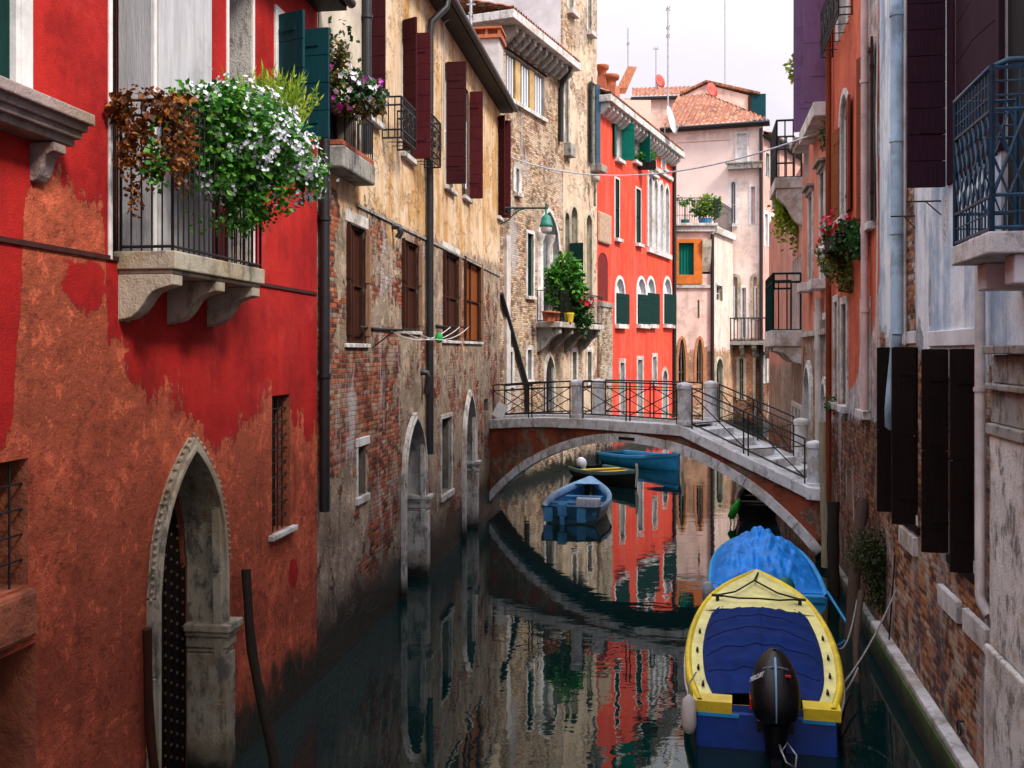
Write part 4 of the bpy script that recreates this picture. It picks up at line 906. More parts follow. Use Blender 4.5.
for (a, c) in ((949, 955), (998.2, 1001.5)):
    b = MB(); b.box(J.U(a), J.U(c), -.025, .03, J.Z(975, 168), 10.7); J.part('jamb_strip', b, m_pdark, cw)  # dark plum strip covering the pale jamb
# blue balcony
b0, b1 = J.U(1021), J.U(1021) + 1.12; pr = .53
b0 = J.len - ((8.72 + 9) * math.hypot(1, .187)); b1 = J.len - ((7.62 + 9) * math.hypot(1, .187))
b = MB(); b.box(b0 - .03, b1 + .03, -pr - .03, .05, dz0 - .17, dz0); jb = J.part('balcony', b, m_stone_w, bevel=.015)
for uu in (b1 - .16, b0 + .16):
    b = MB(); b.box(uu - .13, uu + .13, -.36, .03, dz0 - .40, dz0 - .173); J.part('bracket', b, m_whitepl, jb, bevel=.015)
b = MB(); zt = dz0 + 1.27; rr = .016
def lattice(p, q):
    p, q = Vector(p), Vector(q); P = lambda f, z: (lerp(p.x, q.x, f), lerp(p.y, q.y, f), z)
    def bar(f0, z0, f1, z1, r=.011): b.tube([P(f0, z0), P(f1, z1)], r, 5)
    for z in (dz0 + .03, dz0 + .28, dz0 + .94, zt - .005): bar(0, z, 1, z, rr)
    for z in (dz0 + .15, dz0 + 1.05, dz0 + 1.16): bar(0, z, 1, z, .008)
    n = max(3, int((q - p).length / .09))
    for i in range(n + 1):
        bar(i/n, dz0 + .03, i/n, dz0 + .28, .008); bar(i/n, dz0 + .94, i/n, zt, .008)
    m = max(2, round((q - p).length / .28))
    for i in range(m):
        a, c = i/m, (i+1)/m; bar(a, dz0 + .28, c, dz0 + .94); bar(c, dz0 + .28, a, dz0 + .94); h = (a + c)/2
        bar(a, dz0 + .61, h, dz0 + .94, .008); bar(h, dz0 + .28, c, dz0 + .61, .008); bar(a, dz0 + .61, h, dz0 + .28, .008); bar(h, dz0 + .94, c, dz0 + .61, .008)
    for f in (0, 1): bar(f, dz0, f, zt + .02, .022)
lattice((b0, -pr), (b1, -pr)); lattice((b1, -pr), (b1, -.03)); lattice((b0, -pr), (b0, -.03))
b.tube([(b0, -pr, zt), (b1, -pr, zt), (b1, -pr + .12, zt + .05), (b1, -.02, zt + .05)], .024, 6)
J.part('railing', b, m_ironb, jb)
# pipes
u = J.U(897, .13)
b = MB(); b.tube([(u, -.13, 11), (u, -.13, J.Z(897, 335))], .085, 12); b.tube([(u, -.13, J.Z(897, 335)), (J.U(890, .16), -.16, J.Z(890, 400)), (J.U(888, .18), -.18, J.Z(888, 420)), (J.U(893, .1), -.05, J.Z(890, 432))], .07, 10)
for y in (30, 150, 238): b.lathe([(.1, -.03), (.1, .03)], (u, -.13, J.Z(897, y)), 12)
J.part('drainpipe', b, m_pipeb)
u = J.U(905, .04); b = MB(); b.tube([(u, -.04, 11), (u, -.04, J.Z(905, 345))], .022, 6); J.part('conduit', b, m_pipew)
b = MB(); u = J.U(980, .1); b.tube([(u, -.1, J.Z(980, 240)), (u, -.1, J.Z(980, 585)), (u + .06, -.1, J.Z(980, 592)), (u + .16, -.06, J.Z(980, 602))], .05, 10)
b.lathe([(.06, -.02), (.06, .02)], (u, -.1, J.Z(980, 388)), 10); J.part('white_drainpipe', b, m_pipew)
for (px, py, w_) in ((941, 201, .38), (915, 216, .3), (935, 138, .25)):
    b = MB(); u, z = J.uz(px, py); b.tube([(u, .02, z), (u, -w_, z)], .011, 5); b.tube([(u, 0, z - .16), (u, -w_*.45, z)], .008, 5); J.part('iron_hook', b, m_iron)
# big stone pilaster by the near water door
b = MB(); u0, u1 = J.U(989, .16), J.U(1048); zt = J.Z(1000, 432)
b.box(u0, u1, -.16, .03, 1.95, zt); b.box(u0 - .03, u1, -.2, .03, -.8, 1.945)
J.part('pilaster', b, stone('pilaster_stone', (.76, .73, .68), grime=.8, warm=(.30, .22, .13)), bevel=.02)
b = MB()
for (a, c, w_) in ((.0, .1, .19), (.105, .4, .14), (.405, .46, .2), (.465, .72, .12), (.725, .8, .22)): b.box(u0 - .02, u1, -w_, .03, zt + a, zt + c)
J.part('entablature', b, m_stone_g, bevel=.012)
b = MB(); b.box(0, J.len - .05, -.16, .05, -.8, .34); pl = J.part('plinth', b, stone('algae_stone', (.09, .14, .025), grime=.6, warm=(.09, .14, .02)), bevel=.02); b = MB(); b.box(0, J.len - .05, -.14, .03, .342, .44); J.part('plinth_cap', b, m_stone_w, pl, bevel=.02)
jc = lambda l: [(min(max(u, 0), J.len), z) for u, z in pt(J, l)]
J.wall(wallmat('pale_blue_paint', ((.68, .79, .88), (.82, .84, .86)), ((.5, .52, .55), (.6, .6, .6)), ((.52, .16, .05), (.2, .06, .03), (.46, .36, .27)),
    coat_lo=jc([(876, 330), (893, 352), (903, 330), (905, 40), (913, 40), (916, 330), (919, 318), (924, 350), (932, 352), (985, 352), (1000, 352), (1050, 352)]), amp=.5,
    under_lo=jc([(876, 330), (893, 372), (903, 345), (905, 60), (913, 60), (916, 345), (930, 380), (985, 380), (1050, 380)]), under_amp=.5,
    bare_blobs=[(*J.uz(945, 222), .12, .28), (*J.uz(930, 300), .08, .3)], streak=.75, streak_col=(.12, .18, .27), streak2=(.24, .42, .64), wet=.45, brick_bias=.0), reveal_mat=m_greypl)

K = House('orange_house', 'orange plastered house with brown open shutters and a pink drainpipe, right side', PR(21.4), PR(15.5), 13.5, 6)
def kw(a, c, e, f, ref=None, **k): ref = ref or (a + c)/2; return window(K, K.U(a), K.U(c), K.Z(ref, f), K.Z(ref, e), **k)
kw(841, 848.5, 95, 218, kind='round', reveal=.2, pane=m_curtain, frame=m_white, surround=(.12, m_stone_w), sill=(.14, .12, m_stone_w), shut=[('n', 174, .6, m_orangewood, {'ph': .5}), ('f', 176, .6, m_rust, {'ph': .5, 'dz': .25})])
kw(868.5, 874, 48, 224, reveal=.2, pane=m_hole, frame=m_stone_w, surround=(.1, m_stone_w), sill=(.12, .12, m_stone_w), shut=[('n', 165, .36, m_rust, {'ph': .5}), ('f', 170, .4, m_brown, {'ph': .5})])
for (a, c, e, f) in ((835, 838.5, 302, 402), (842.5, 847.5, 304, 405), (863, 869.5, 306, 410)):
    kw(a, c, e, f, reveal=.15, closed=m_cream, frame=m_cream, surround=(.14, m_stone_w), sill=(.12, .14, m_stone_w))
b = MB(); u0, u1 = K.U(833.5), K.U(853); z0, z1 = K.Z(843, 36), K.Z(843, -12)
railing_mb(b, [(u0, -.02), (u0, -.25), (u1, -.25), (u1, -.02)], z0, z1, .16, .01, (0, .15, .85, 1), .014)
for i in range(6):
    c = lerp(u0 + .2, u1 - .2, i/5); b.tube([(c + math.cos(a*.6)*.12*(1 - a*.05), -.26, (z0+z1)/2 + math.sin(a*.6)*.25*(1 - a*.05)) for a in range(13)], .012, 5)
for i in range(6): b.tube([(lerp(u0, u1, i/5), 0, z0), (lerp(u0, u1, i/5), -.25, z0)], .01, 5)
K.part('balconette', b, m_iron)
kw(838, 849, -60, 30, reveal=.2, pane=m_curtain, frame=m_white, surround=(.1, m_white))
u = K.U(864.5, .1); b = MB(); b.tube([(u, -.1, 13.4), (u, -.1, K.Z(864, 408))], .06, 10)
for y in (92, 312): b.lathe([(.075, -.03), (.075, .03)], (u, -.1, K.Z(864, y)), 10)
K.part('drainpipe', b, m_pipep)
b = MB(); u = K.U(877, .06)
b.tube([(u + .05*math.sin(i*.9), -.06, K.Z(877, -10) - i*.42) for i in range(16)], .012, 5); K.part('cable', b, m_pipew)
b = MB(); b.box(0, K.len, -.1, .05, -.8, .35); K.part('plinth', b, m_stone_g, bevel=.02)
kc = lambda l: [(min(max(u, 0), K.len), z) for u, z in pt(K, l)]
K.wall(wallmat('orange_plaster', ((.64, .15, .075), (.54, .11, .06)), ((.6, .6, .62), (.5, .34, .3)), BR_BROWN, coat_lo=kc([(829, 420), (838, 410), (852, 395), (862, 360), (874, 330), (881, 280)]), amp=.5,
    under_lo=kc([(829, 425), (845, 418), (881, 425)]), under_amp=.3, bare_blobs=[(*K.uz(873, 30), .7, 2.4)], streak=.3, streak_col=(.2, .05, .02), wet=.5), reveal_mat=m_stone_w)

N = House('rose_house', 'rose pink house with big open purple shutters, at the right foot of the bridge', PR(26.9), PR(21.4), 14.2, 6)
def nw(a, c, e, f, ref=None, **k): ref = ref or (a + c)/2; return window(N, N.U(a), N.U(c), N.Z(ref, f), N.Z(ref, e), **k)
nw(814, 829, -60, 112, 824, reveal=.25, pane=m_hole, frame=m_stone_w, sill=(.34, .3, m_stone_w), shut=[('n', 108, .46, m_purple, {'ph': 1.1}), ('f', 88, .5, m_purple, {'ph': 1.1})])
nw(805, 808.5, 150, 178, reveal=.25, pane=m_glassl, frame=m_white, mull=0, lintel=(.3, .15, m_stone_w))
for (a, c, e, f) in ((809.5, 813, 196, 283), (821, 825, 172, 280)):
    nw(a, c, e, f, reveal=.2, pane=m_glassl, frame=m_white, surround=(.14, m_stone_w), sill=(.3, .22, m_stone_w), lintel=(.1, .16, m_stone_g))
nw(816, 819.5, 318, 350, reveal=.2, frame=m_white, surround=(.16, m_stone_w)); nw(823.5, 826.5, 320, 352, reveal=.2, frame=m_white, surround=(.16, m_stone_w))
doorway(N, N.U(806.5), N.U(812.5), .9, N.Z(810, 398), .75, 'round', .4, .2, m_stone_w, m_hole, capital=False)
doorway(N, N.U(824) , N.U(829), 1.6, 3.4, .5, 'round', .4, .16, m_stone_w, m_dkwood, capital=False)
u = N.U(818.5, .1); pipe(N, [(u, -.1, N.Z(818, 300)), (u, -.1, 1.7)], .08, m_pipew); u = N.U(829.5, .08); pipe(N, [(u, -.1, 13.6), (u, -.1, 1.5)], .06, m_rust)
b = MB(); b.box(.0, N.len, -.12, .02, N.Z(815, 336), N.Z(815, 331)); N.part('string_course', b, m_stone)
eave(N, 0, N.len, 14.3, .3, .2, m_stone_g); tile_roof(N, 0, N.len, 14.35, .35, 3, 1)
N.wall(wallmat('rose_plaster', ((.66, .24, .17), (.6, .2, .14)), ((.5, .36, .28), (.4, .3, .24)), ((.5, .22, .06), (.34, .12, .05), (.45, .33, .22)), coat_lo=[(0, 5.2), (1.2, 5.0), (3, 5.0), (6, 4.6)], amp=.4, under_lo=[(0, 4.7), (6, 3.0)], under_amp=.6, streak=.25, streak_col=(.3, .1, .08), wet=.6), reveal_mat=m_white)
Q = House('balcony_house', 'far right pink house with one scrolled stone balcony and a green iron one below', PR(40), PR(26.92), 9.7, 6)
def balc(H, a0, a1, z, pr, rh, mat, slab=.25, br=.9, nb=3, step=.16, brm=None, rails=(0, .85, 1)):
    b = MB(); b.box(a0, a1, -pr, .03, z - slab, z); o = H.part('balcony', b, m_stone_w, bevel=.02)
    b = MB(); railing_mb(b, [(a0 + .04, -.02), (a0 + .04, -pr + .05), (a1 - .04, -pr + .05), (a1 - .04, -.02)], z, z + rh, step, .02, rails, .03); H.part('railing', b, mat, o)
    for i in range(nb):
        b = MB(); scroll_bracket(b, lerp(a0 + .2, a1 - .2, i/max(1, nb-1)), .3, pr*.92, z - slab - .002, br); H.part('bracket', b, brm or m_stone_w, o, bevel=.01)
    return o
q1 = Q.len - .15; balc(Q, q1 - 2.2, q1, 9.35, .72, 1.55, m_iron, .3, 1.1, 2, .2, m_stone_w, (0, .5, 1))
o = balc(Q, q1 - 3.2, q1 - .2, 5.2, .8, 1.55, m_green, .45, .5, 3, .3)
b = MB(); b.box(q1 - 3.1, q1 - .3, -.74, -.70, 6.3, 6.72); Q.part('planter_box', b, m_green, o)
for i in range(4): window(Q, q1 - 2.9 + i*.68, q1 - 2.45 + i*.68, 5.22, 7.3, reveal=.2, frame=m_green, closed=m_green if i % 2 else None)
window(Q, q1 - 1.6, q1 - .7, 9.0 - 2.2, 8.9, reveal=.2, frame=m_dkwood, pane=m_hole, surround=(.12, m_stone_w)) if False else None
for i in range(3): window(Q, q1 - 2.8 + i*1.0, q1 - 2.2 + i*1.0, 1.2, 3.0, reveal=.2, frame=m_white, surround=(.15, m_stone_w))
Q.wall(wallmat('old_rose_plaster', ((.66, .33, .27), (.6, .28, .22)), ((.45, .33, .26), (.38, .28, .22)), BR_BROWN, coat_lo=[(0, 4.0), (14, 4.4)], amp=.5, under_lo=[(0, 2), (14, 2.4)], streak=.35, wet=.6), reveal_mat=m_white)
# wire frame of a roof terrace over it
b = MB(); p0 = Vector((q1 - 2.0, .5, 9.7)); 
for (a, y) in ((q1 - 4, .4), (q1 - 2, .4), (q1 - 4, 3), (q1 - 2, 3)): b.tube([(a, y, 9.7), (a, y, 12.4)], .02, 5)
b.tube([(q1 - 4, .4, 12.4), (q1 - 2, .4, 12.4), (q1 - 2, 3, 12.4), (q1 - 4, 3, 12.4)], .015, 5, closed=True); Q.part('terrace_frame', b, m_greypl)

# ================================================================== the bridge
BA = Vector((-.64, 28.8)); BB = Vector((6.86, 21.7)); bd = (BB - BA); BL = bd.length; bd.normalize()
br = empty('footbridge', (BA.x, BA.y, 0), math.atan2(bd.y, bd.x), 'arched brick footbridge with white stone rim, steps and iron railings over the canal', 'bridge')
BV = Vector((-1.14, 1.67, 0)); SH = BV.x / BV.y
DP = [(0, 2.66), (1.6, 2.78), (3.2, 2.84), (5, 2.84), (6.57, 2.83), (9.96, 1.62), (BL, 1.62)]
def dz(s):
    for (a, za), (c, zc) in zip(DP, DP[1:]):
        if s <= c: return lerp(za, zc, (s - a)/(c - a))
    return DP[-1][1]
def arc(off=0., n=40):
    c = 4.98; hw_ = 5.25 ; rise = 2.22; Rr = (hw_**2 + rise**2)/(2*rise)
    return [(c + (Rr + off)*math.sin(a), .3 + rise - Rr + (Rr + off)*math.cos(a)) for a in [lerp(-1, 1, i/n)*math.asin(hw_/Rr) for i in range(n + 1)]]
ex = arc(0); inn = arc(-.22)
body = [(0, -.8)] + [(s, z - .26) for s, z in DP] + [(BL, -.8)] + [p for p in reversed(inn) if 0.02 < p[0] < BL - .02]
b = MB()
top = [(s, z - .27) for s, z in DP]
def lin(pts, x):
    for (a, za), (c, zc) in zip(pts, pts[1:]):
        if a <= x <= c: return lerp(za, zc, (x - a)/(c - a))
    return pts[0][1] if x < pts[0][0] else pts[-1][1]
n = 64; xs = [BL*i/n for i in range(n + 1)]
lo = [max(-.8, lin(inn, x) if inn[0][0] < x < inn[-1][0] else -.8) for x in xs]; hi = [lin(top, x) for x in xs]
F0 = [(x, 0, z) for x, z in zip(xs, hi)]; F1 = [(x, 0, z) for x, z in zip(xs, lo)]; sh = lambda l: [(p[0] + BV.x, p[1] + BV.y, p[2]) for p in l]
b.strip(F0, F1); b.strip(sh(F1), sh(F0)); b.strip(F1, sh(F1)); b.strip(sh(F0), F0)
b.build('body', wallmat('bridge_plaster', ((.34, .085, .04), (.22, .06, .032)), ((.32, .22, .16), (.22, .12, .08)), BR_RED, coat_flake=.47, flake_scale=.9, under_flake=.40, streak=.5, streak_col=(.04, .03, .025), wet=.35), br)
b = MB(); nb_ = 15
for i in range(nb_):
    qa = lambda l: [tuple(Vector(l[0]).lerp(Vector(l[1]), .04))] + list(l[1:-1]) + [tuple(Vector(l[-1]).lerp(Vector(l[-2]), .04))]
    e0 = arc(random.uniform(-.012, .012), 60); i0 = arc(-.22, 60); b.ring(qa(i0[i*4:i*4+5]), qa(e0[i*4:i*4+5]), -.06 - random.uniform(0, .015), .1)
rng = b.build('arch_ring', stone('arch_stone', (.86, .86, .87), grime=.5, warm=(.3, .24, .16)), br)
b = MB(); c_ = Vector((5.0, 2.24)); b.box(4.7, 5.2, -.085, -.055, 2.37, 2.44); b.build('drain_slot', m_iron, rng)
# deck, steps, copings
m_cop = stone('coping_stone', (.86, .87, .88), grime=.5, warm=(.4, .36, .3))
b = MB(); dd = [p for p in DP if p[0] <= 6.58]
a0 = [(s, 0.05, z - .03) for s, z in dd]; a1 = [(s + SH*1.62*(1 - s/6.57), 1.62, z - .03) for s, z in dd]
b.strip(a0, a1); b.build('deck', m_stone_g, br)
b = MB(); ns = 6
for i in range(ns):
    x0 = 6.57 + 3.36*i/ns; x1 = 6.57 + 3.36*(i+1)/ns; z = 2.83 - 1.21*(i)/ns - .10
    ply = [(x0, .3), (x1 + .04, .3), (min(x1 + .04, BL + SH*1.4), 1.4), (min(x0, BL + SH*1.4 - .05), 1.4)]
    b.prism([(p[0], p[1], z - .3) for p in ply], (0, 0, .3))
b.prism([(9.93, .05, 1.3), (BL, .05, 1.3), (BL + SH*1.6, 1.62, 1.3), (8.9, 1.62, 1.3)], (0, 0, .26))
b.build('steps', m_cop, br, bevel=.012)
def coping(y0, y1, skew, name='coping'):
    P = DP if not skew else [(max(s + BV.x*(1 - min(1, s/4.)), -1.14) if s < 4 else s, z) for s, z in DP if s < 9.1] + [(9.19, dz(9.19))]
    b = MB(); Z = lambda x: lin(P, x); x = P[0][0]; xe = P[-1][0]
    brk = sorted([p[0] for p in P[1:-1] if p[0] > 6 or p[0] < 1.0]); stops = [x]
    while stops[-1] < xe - 1e-6:
        nx_ = stops[-1] + random.uniform(.85, 1.25); near = [q for q in brk if stops[-1] + .2 < q < nx_ + .3]
        stops.append(min(xe, near[0] if near else nx_))
    for a, c in zip(stops, stops[1:]):
        a += .004; c -= .004; j = random.uniform(-.006, .006); V8 = [(q, y, Z(q) + dz_ + j) for dz_ in (-.26, 0) for q, y in ((a, y0), (c, y0), (c, y1), (a, y1))]
        b.add(V8, [(3, 2, 1, 0), (4, 5, 6, 7), (0, 1, 5, 4), (1, 2, 6, 5), (2, 3, 7, 6), (3, 0, 4, 7)])
    return b.build(name, m_cop, br, weld=True, bevel=.015)
coping(-.1, .34, False); coping(1.34, 1.76, True)
b = MB(); b.box(9.86, BL + .02, -.12, .36, 1.36, 1.64); b.build('end_block', m_cop, br, bevel=.02)
prof = [(.185, 0), (.185, .10), (.165, .12), (.16, .86), (.19, .89), (.19, .97), (.165, 1.01), (.02, 1.05)]
for s in (3.19, 6.57, 9.97): MB().lathe(prof, (s, .1, dz(s) - .01), 18, smooth=False).build('post', m_cop, br)
for s in (2.75, 6.4, 8.9): MB().lathe(prof, (s, 1.55, dz(s) - .01), 18, smooth=False).build('post', m_cop, br)
def rpanel(s0, s1, y, nx=2):
    b = MB(); Zf = lambda s, h: (s, y, dz(s) + h)
    for h in (.12, .82, .98): b.tube([Zf(lerp(s0, s1, i/6), h) for i in range(7)], .02 if h != .82 else .014, 6)
    for i in range(nx):
        a, c = lerp(s0, s1, i/nx), lerp(s0, s1, (i+1)/nx)
        b.tube([Zf(a, .12), Zf(c, .82)], .014, 5); b.tube([Zf(a, .82), Zf(c, .12)], .014, 5)
    vs = [s0, s1] + [lerp(s0, s1, i/nx) + d_ for i in range(1, nx) for d_ in (-.06, .06)]
    for s in vs: b.tube([Zf(s, -.04), Zf(s, .99)], .02, 6)
    b.build('railing', m_iron, br)
rpanel(.06, 2.95, .08, 2); rpanel(3.4, 6.36, .08, 2); rpanel(6.8, 9.74, .08, 2)
rpanel(-.9, 2.5, 1.55, 2); rpanel(3.0, 6.15, 1.55, 2); rpanel(6.65, 8.7, 1.55, 2)
# ================================================================== boats
def hull_mb(b, st, skin=0, bottom=.12):
    """st: list of (y, halfbeam, gunwale z). outer skin, transom, returns"""
    rows = []
    for (y, hb, g) in st:
        zb = -.25 + (.9*g if hb < .1 else 0)
        rows.append([(-hb, y, g), (-hb*.97, y, g*.55), (-hb*.86, y, .06), (-hb*.5, y, -.2), (0, y, -.28), (hb*.5, y, -.2), (hb*.86, y, .06), (hb*.97, y, g*.55), (hb, y, g)])
    vs = [p for r in rows for p in r]; n = 9
    b.add(vs, [(i*n+j, i*n+j+1, (i+1)*n+j+1, (i+1)*n+j) for i in range(len(rows)-1) for j in range(n-1)], smooth=True)
    b.add(rows[0], [tuple(range(n))]); return b
def stations(L, prof, k=16):
    out = []
    for i in range(k + 1):
        y = L*i/k
        for (a, c) in zip(prof, prof[1:]):
            if y <= c[0] + 1e-6:
                t = (y - a[0])/(c[0] - a[0]); t2 = t; out.append((y, lerp(a[1], c[1], t2), lerp(a[2], c[2], t2))); break
    for _ in range(2):
        out = [out[0]] + [(out[i][0], (out[i-1][1] + 2*out[i][1] + out[i+1][1])/4, (out[i-1][2] + 2*out[i][2] + out[i+1][2])/4) for i in range(1, len(out)-1)] + [out[-1]]
    return out
def rim(b, st, w, h=.05, bead=.02):
    """gunwale: flat rim of width w with a raised outer bead"""
    for sg in (-1, 1):
        prof = lambda y, hb, g: [(sg*(hb + .03), y, g - .10), (sg*(hb + .035), y, g + .01), (sg*(hb + .01), y, g + h), (sg*(hb - .03), y, g + h), (sg*(hb - .05), y, g + .015), (sg*max(.0, hb - w), y, g), (sg*max(.0, hb - w), y, g - .15)]
        rows = [prof(*s_) for s_ in st]; n = 7; vs = [p for r in rows for p in r]
        b.add(vs, [(i*n+j, i*n+j+1, (i+1)*n+j+1, (i+1)*n+j) for i in range(len(rows)-1) for j in range(n-1)], smooth=True)
    return b
m_yel = simple('yellow_gelcoat', (.86, .62, .02), .4, .18, 2.5, spec=.5, grime=.3); m_yelp = simple('pale_yellow_deck', (.86, .78, .28), .5, .2, 3, spec=.4, grime=.35)
m_navy = simple('navy_canvas', (.003, .02, .125), .85, .35, 4, spec=.15); m_bhull = simple('blue_hull', (.004, .045, .3), .35, .3, 2, spec=.5, grime=.3)
m_black = simple('black_cowl', (.004, .004, .005), .42, .3, 5, spec=.3); m_sky = simple('light_blue_paint', (.02, .3, .62), .45, .3, 3, spec=.4, grime=.2)
m_tarp = simple('blue_tarpaulin', (.008, .25, .8), .5, .3, 3, spec=.35, bump=.02); m_steel = simple('worn_steel', (.5, .5, .52), .35, .3, 6, .7); m_ropeg = simple('grey_rope', (.28, .27, .25), .9, .4, 20)
m_ropeb = simple('black_rope', (.015, .013, .012), .9, .4, 20); m_red = simple('red_decal', (.5, .01, .015), .4, .1); m_teal2 = simple('teal_plastic', (.01, .14, .13), .45, .2)
m_wt = simple('white_decal', (.7, .7, .75), .4, .1)

sp = onz(763, 752, 0.0)
mb = empty('motorboat', (2.93, 11.55, 0), -math.atan(.225), 'yellow and blue motorboat with a navy canvas cover and black outboard motor', 'boat')
st = stations(5.45, [(0, .76, .50), (.8, .92, .51), (1.9, .985, .54), (2.8, .97, .58), (3.7, .88, .64), (4.4, .73, .71), (5.0, .43, .80), (5.45, .03, .88)], 24)
hull_mb(MB(), st).build('hull', m_bhull, mb)
rb = MB(); rim(rb, [s for s in st if s[0] >= .0], .19); 
rb.box(-.83, -.38, -.04, .24, .40, .53); rb.box(.42, .83, -.04, .24, .40, .53); rb.box(-.40, .44, .12, .3, .28, .40)
gun = rb.build('gunwale', m_yel, mb)
b = MB(); fs = [s for s in st if s[0] > 3.55]; vs = []; n = 9
for (y, hb, g) in fs:
    for j in range(n): x = lerp(-1, 1, j/(n-1)); vs.append((x*max(.0, hb - .045), y, g + .02 + .05*(1 - x*x)))
b.add(vs, [(i*n+j, i*n+j+1, (i+1)*n+j+1, (i+1)*n+j) for i in range(len(fs)-1) for j in range(n-1)], smooth=True); b.build('foredeck', m_yelp, mb)
# inner side deck, pale
b = MB()
for sg in (-1, 1):
    P = [s for s in st if s[0] < 4.0]
    b.strip([(sg*(hb - .055), y, g + .021) for y, hb, g in P], [(sg*max(.1, hb - .24), y, g + .01) for y, hb, g in P])
b.build('side_deck', m_yelp, mb)
b = MB(); ny, nx = 46, 30; vs = []
def hbz(y):
    for (a, c) in zip(st, st[1:]):
        if y <= c[0]: t_ = (y - a[0])/(c[0] - a[0]); return lerp(a[1], c[1], t_), lerp(a[2], c[2], t_)
    return st[-1][1:]
for i in range(ny + 1):
    f = i/ny
    for j in range(nx + 1):
        x = lerp(-1, 1, j/nx); y0 = .28 + .1*math.cos(x*2); y1 = 4.12 - .30*abs(x)**2.6 - (.3 if abs(x) > .86 else 0)*(abs(x) - .86)/.14; y = lerp(y0, y1, f); hb, g = hbz(y)
        w_ = hb - .2
        z = g + .045 + .17*(1 - x*x)*math.sin(math.pi*min(1, f*1.1))**.6
        for yr in (1.25, 2.0, 2.75, 3.4): z += .05*math.exp(-((y - yr - .1*x*x)/.07)**2)*(1 - x**4)      # hoops under the canvas
        z -= .13*math.exp(-((f - .05)/.28)**2)*(1 - x**2)
        z += .02*math.sin(9*x + 4*y)*math.exp(-((f - .15)/.25)**2) + .012*math.sin(14*(x - .5*f))*(1 - f) + .004*math.sin(31*x + 17*y)
        z += (abs(mnoise.noise(Vector((x*3 + y*.5, y*1.6, 5)))) - .2)*.025*(1 - x**4) + .012*mnoise.noise(Vector((x*8, y*5, 2)))*(1 - x**4)
        if abs(x) > .98 or i in (0, ny): z = g + .022
        vs.append((x*w_, y, z))
b.add(vs, [(i*(nx+1)+j, i*(nx+1)+j+1, (i+1)*(nx+1)+j+1, (i+1)*(nx+1)+j) for i in range(ny) for j in range(nx)], smooth=True); cov = b.build('canvas_cover', m_navy, mb)
b = MB()
for i in (9, 17, 25, 33, 40): b.tube([Vector(vs[i*(nx+1) + j]) + Vector((0, 0, .004)) for j in range(1, nx)], .009, 5)
b.tube([Vector(vs[i*(nx+1) + nx//2]) + Vector((0, 0, .002)) for i in range(3, ny)], .006, 5); b.build('seam_fold_line', simple('seam_fold_shade', (.003, .012, .07), .9, .3), cov)  # seam piping, darkened to put the shade of the folds into colour
# cleats and the bow line
for (x, y) in ((-.62, 4.05), (.62, 4.05)):
    b = MB(); hb, g = hbz(y); b.lathe([(.03, 0), (.025, .08)], (x, y, g + .03), 8); b.tube([(x - .09, y, g + .12), (x + .09, y, g + .12)], .022, 6); b.build('cleat', m_iron, mb)
for sg in (-1, 1):
    for y in (.5, 1.1, 1.8, 2.6):
        hb, g = hbz(y); x = sg*(hb - .13); b = MB(); b.lathe([(.018, 0), (.018, .04)], (x, y, g + .02), 6); b.tube([(x, y - .06, g + .06), (x, y + .06, g + .06)], .013, 5); b.build('cleat', m_iron, mb)
b = MB(); z = .80
b.tube([(-.62, 4.05, z), (-.35, 4.25, z + .02), (-.05, 4.75, z + .10), (.02, 5.25, .92)], .014, 6); b.tube([(-.05, 4.75, z + .1), (.3, 4.3, z + .02), (.62, 4.05, z)], .014, 6)
b.tube([(-.62, 4.05, z), (-.3, 3.92, z - .0), (0, 3.88, z + .02), (.3, 3.92, z), (.62, 4.05, z)], .014, 6)
tag(b.build('bow_line', m_ropeb, None), 'black bow line looped over the pale yellow foredeck of the motorboat', 'rope'); bl = bpy.data.objects['bow_line']; bl.matrix_world = Matrix.Translation(mb.location) @ mb.rotation_euler.to_matrix().to_4x4()
b = MB()
for sg in (-1, 1): b = MB(); b.tube([(sg*(hb + .03), y, g - .11) for y, hb, g in st], .022, 8); b.build('rub_rail', simple('dirty_white_rail', (.62, .55, .55), .6, .25, 5, grime=.3), mb)
# transom cap
b = MB(); b.box(-.79, .79, -.03, .01, -.2, .42); b.build('transom', m_bhull, mb, bevel=.02)
b = MB(); b.box(-.77, -.3, -.045, .0, .36, .40); b.box(.4, .77, -.045, .0, .36, .40); b.build('transom_trim', m_sky, mb)
# outboard
ob = MB(); ms = 20; rows = []
for (z, ry, rx, yo) in ((.46, .16, .15, -.22), (.51, .26, .23, -.18), (.58, .33, .265, -.14), (.72, .36, .28, -.10), (.86, .36, .26, -.04), (.97, .34, .22, .03), (1.06, .29, .155, .09), (1.12, .2, .08, .13), (1.15, .04, .02, .15)):
    rows.append([(rx*math.copysign(abs(math.cos(a))**.75, math.cos(a)), yo + ry*math.copysign(abs(math.sin(a))**.75, math.sin(a)), z) for a in [2*math.pi*j/ms for j in range(ms)]])
vs = [p for r in rows for p in r]
ob.add(vs, [(i*ms+j, i*ms+(j+1) % ms, (i+1)*ms+(j+1) % ms, (i+1)*ms+j) for i in range(len(rows)-1) for j in range(ms)], smooth=True)
ob.lathe([(.05, 0), (.11, .1), (.12, .3), (.15, .48)], (0, -.26, -.02), 10); ob.box(-.06, .06, -.42, -.12, -.6, .1); ob.box(-.2, .2, -.16, .1, .3, .42)
mo = ob.build('outboard_motor', m_black, mb); mo.location = (.1, -.1, 0)
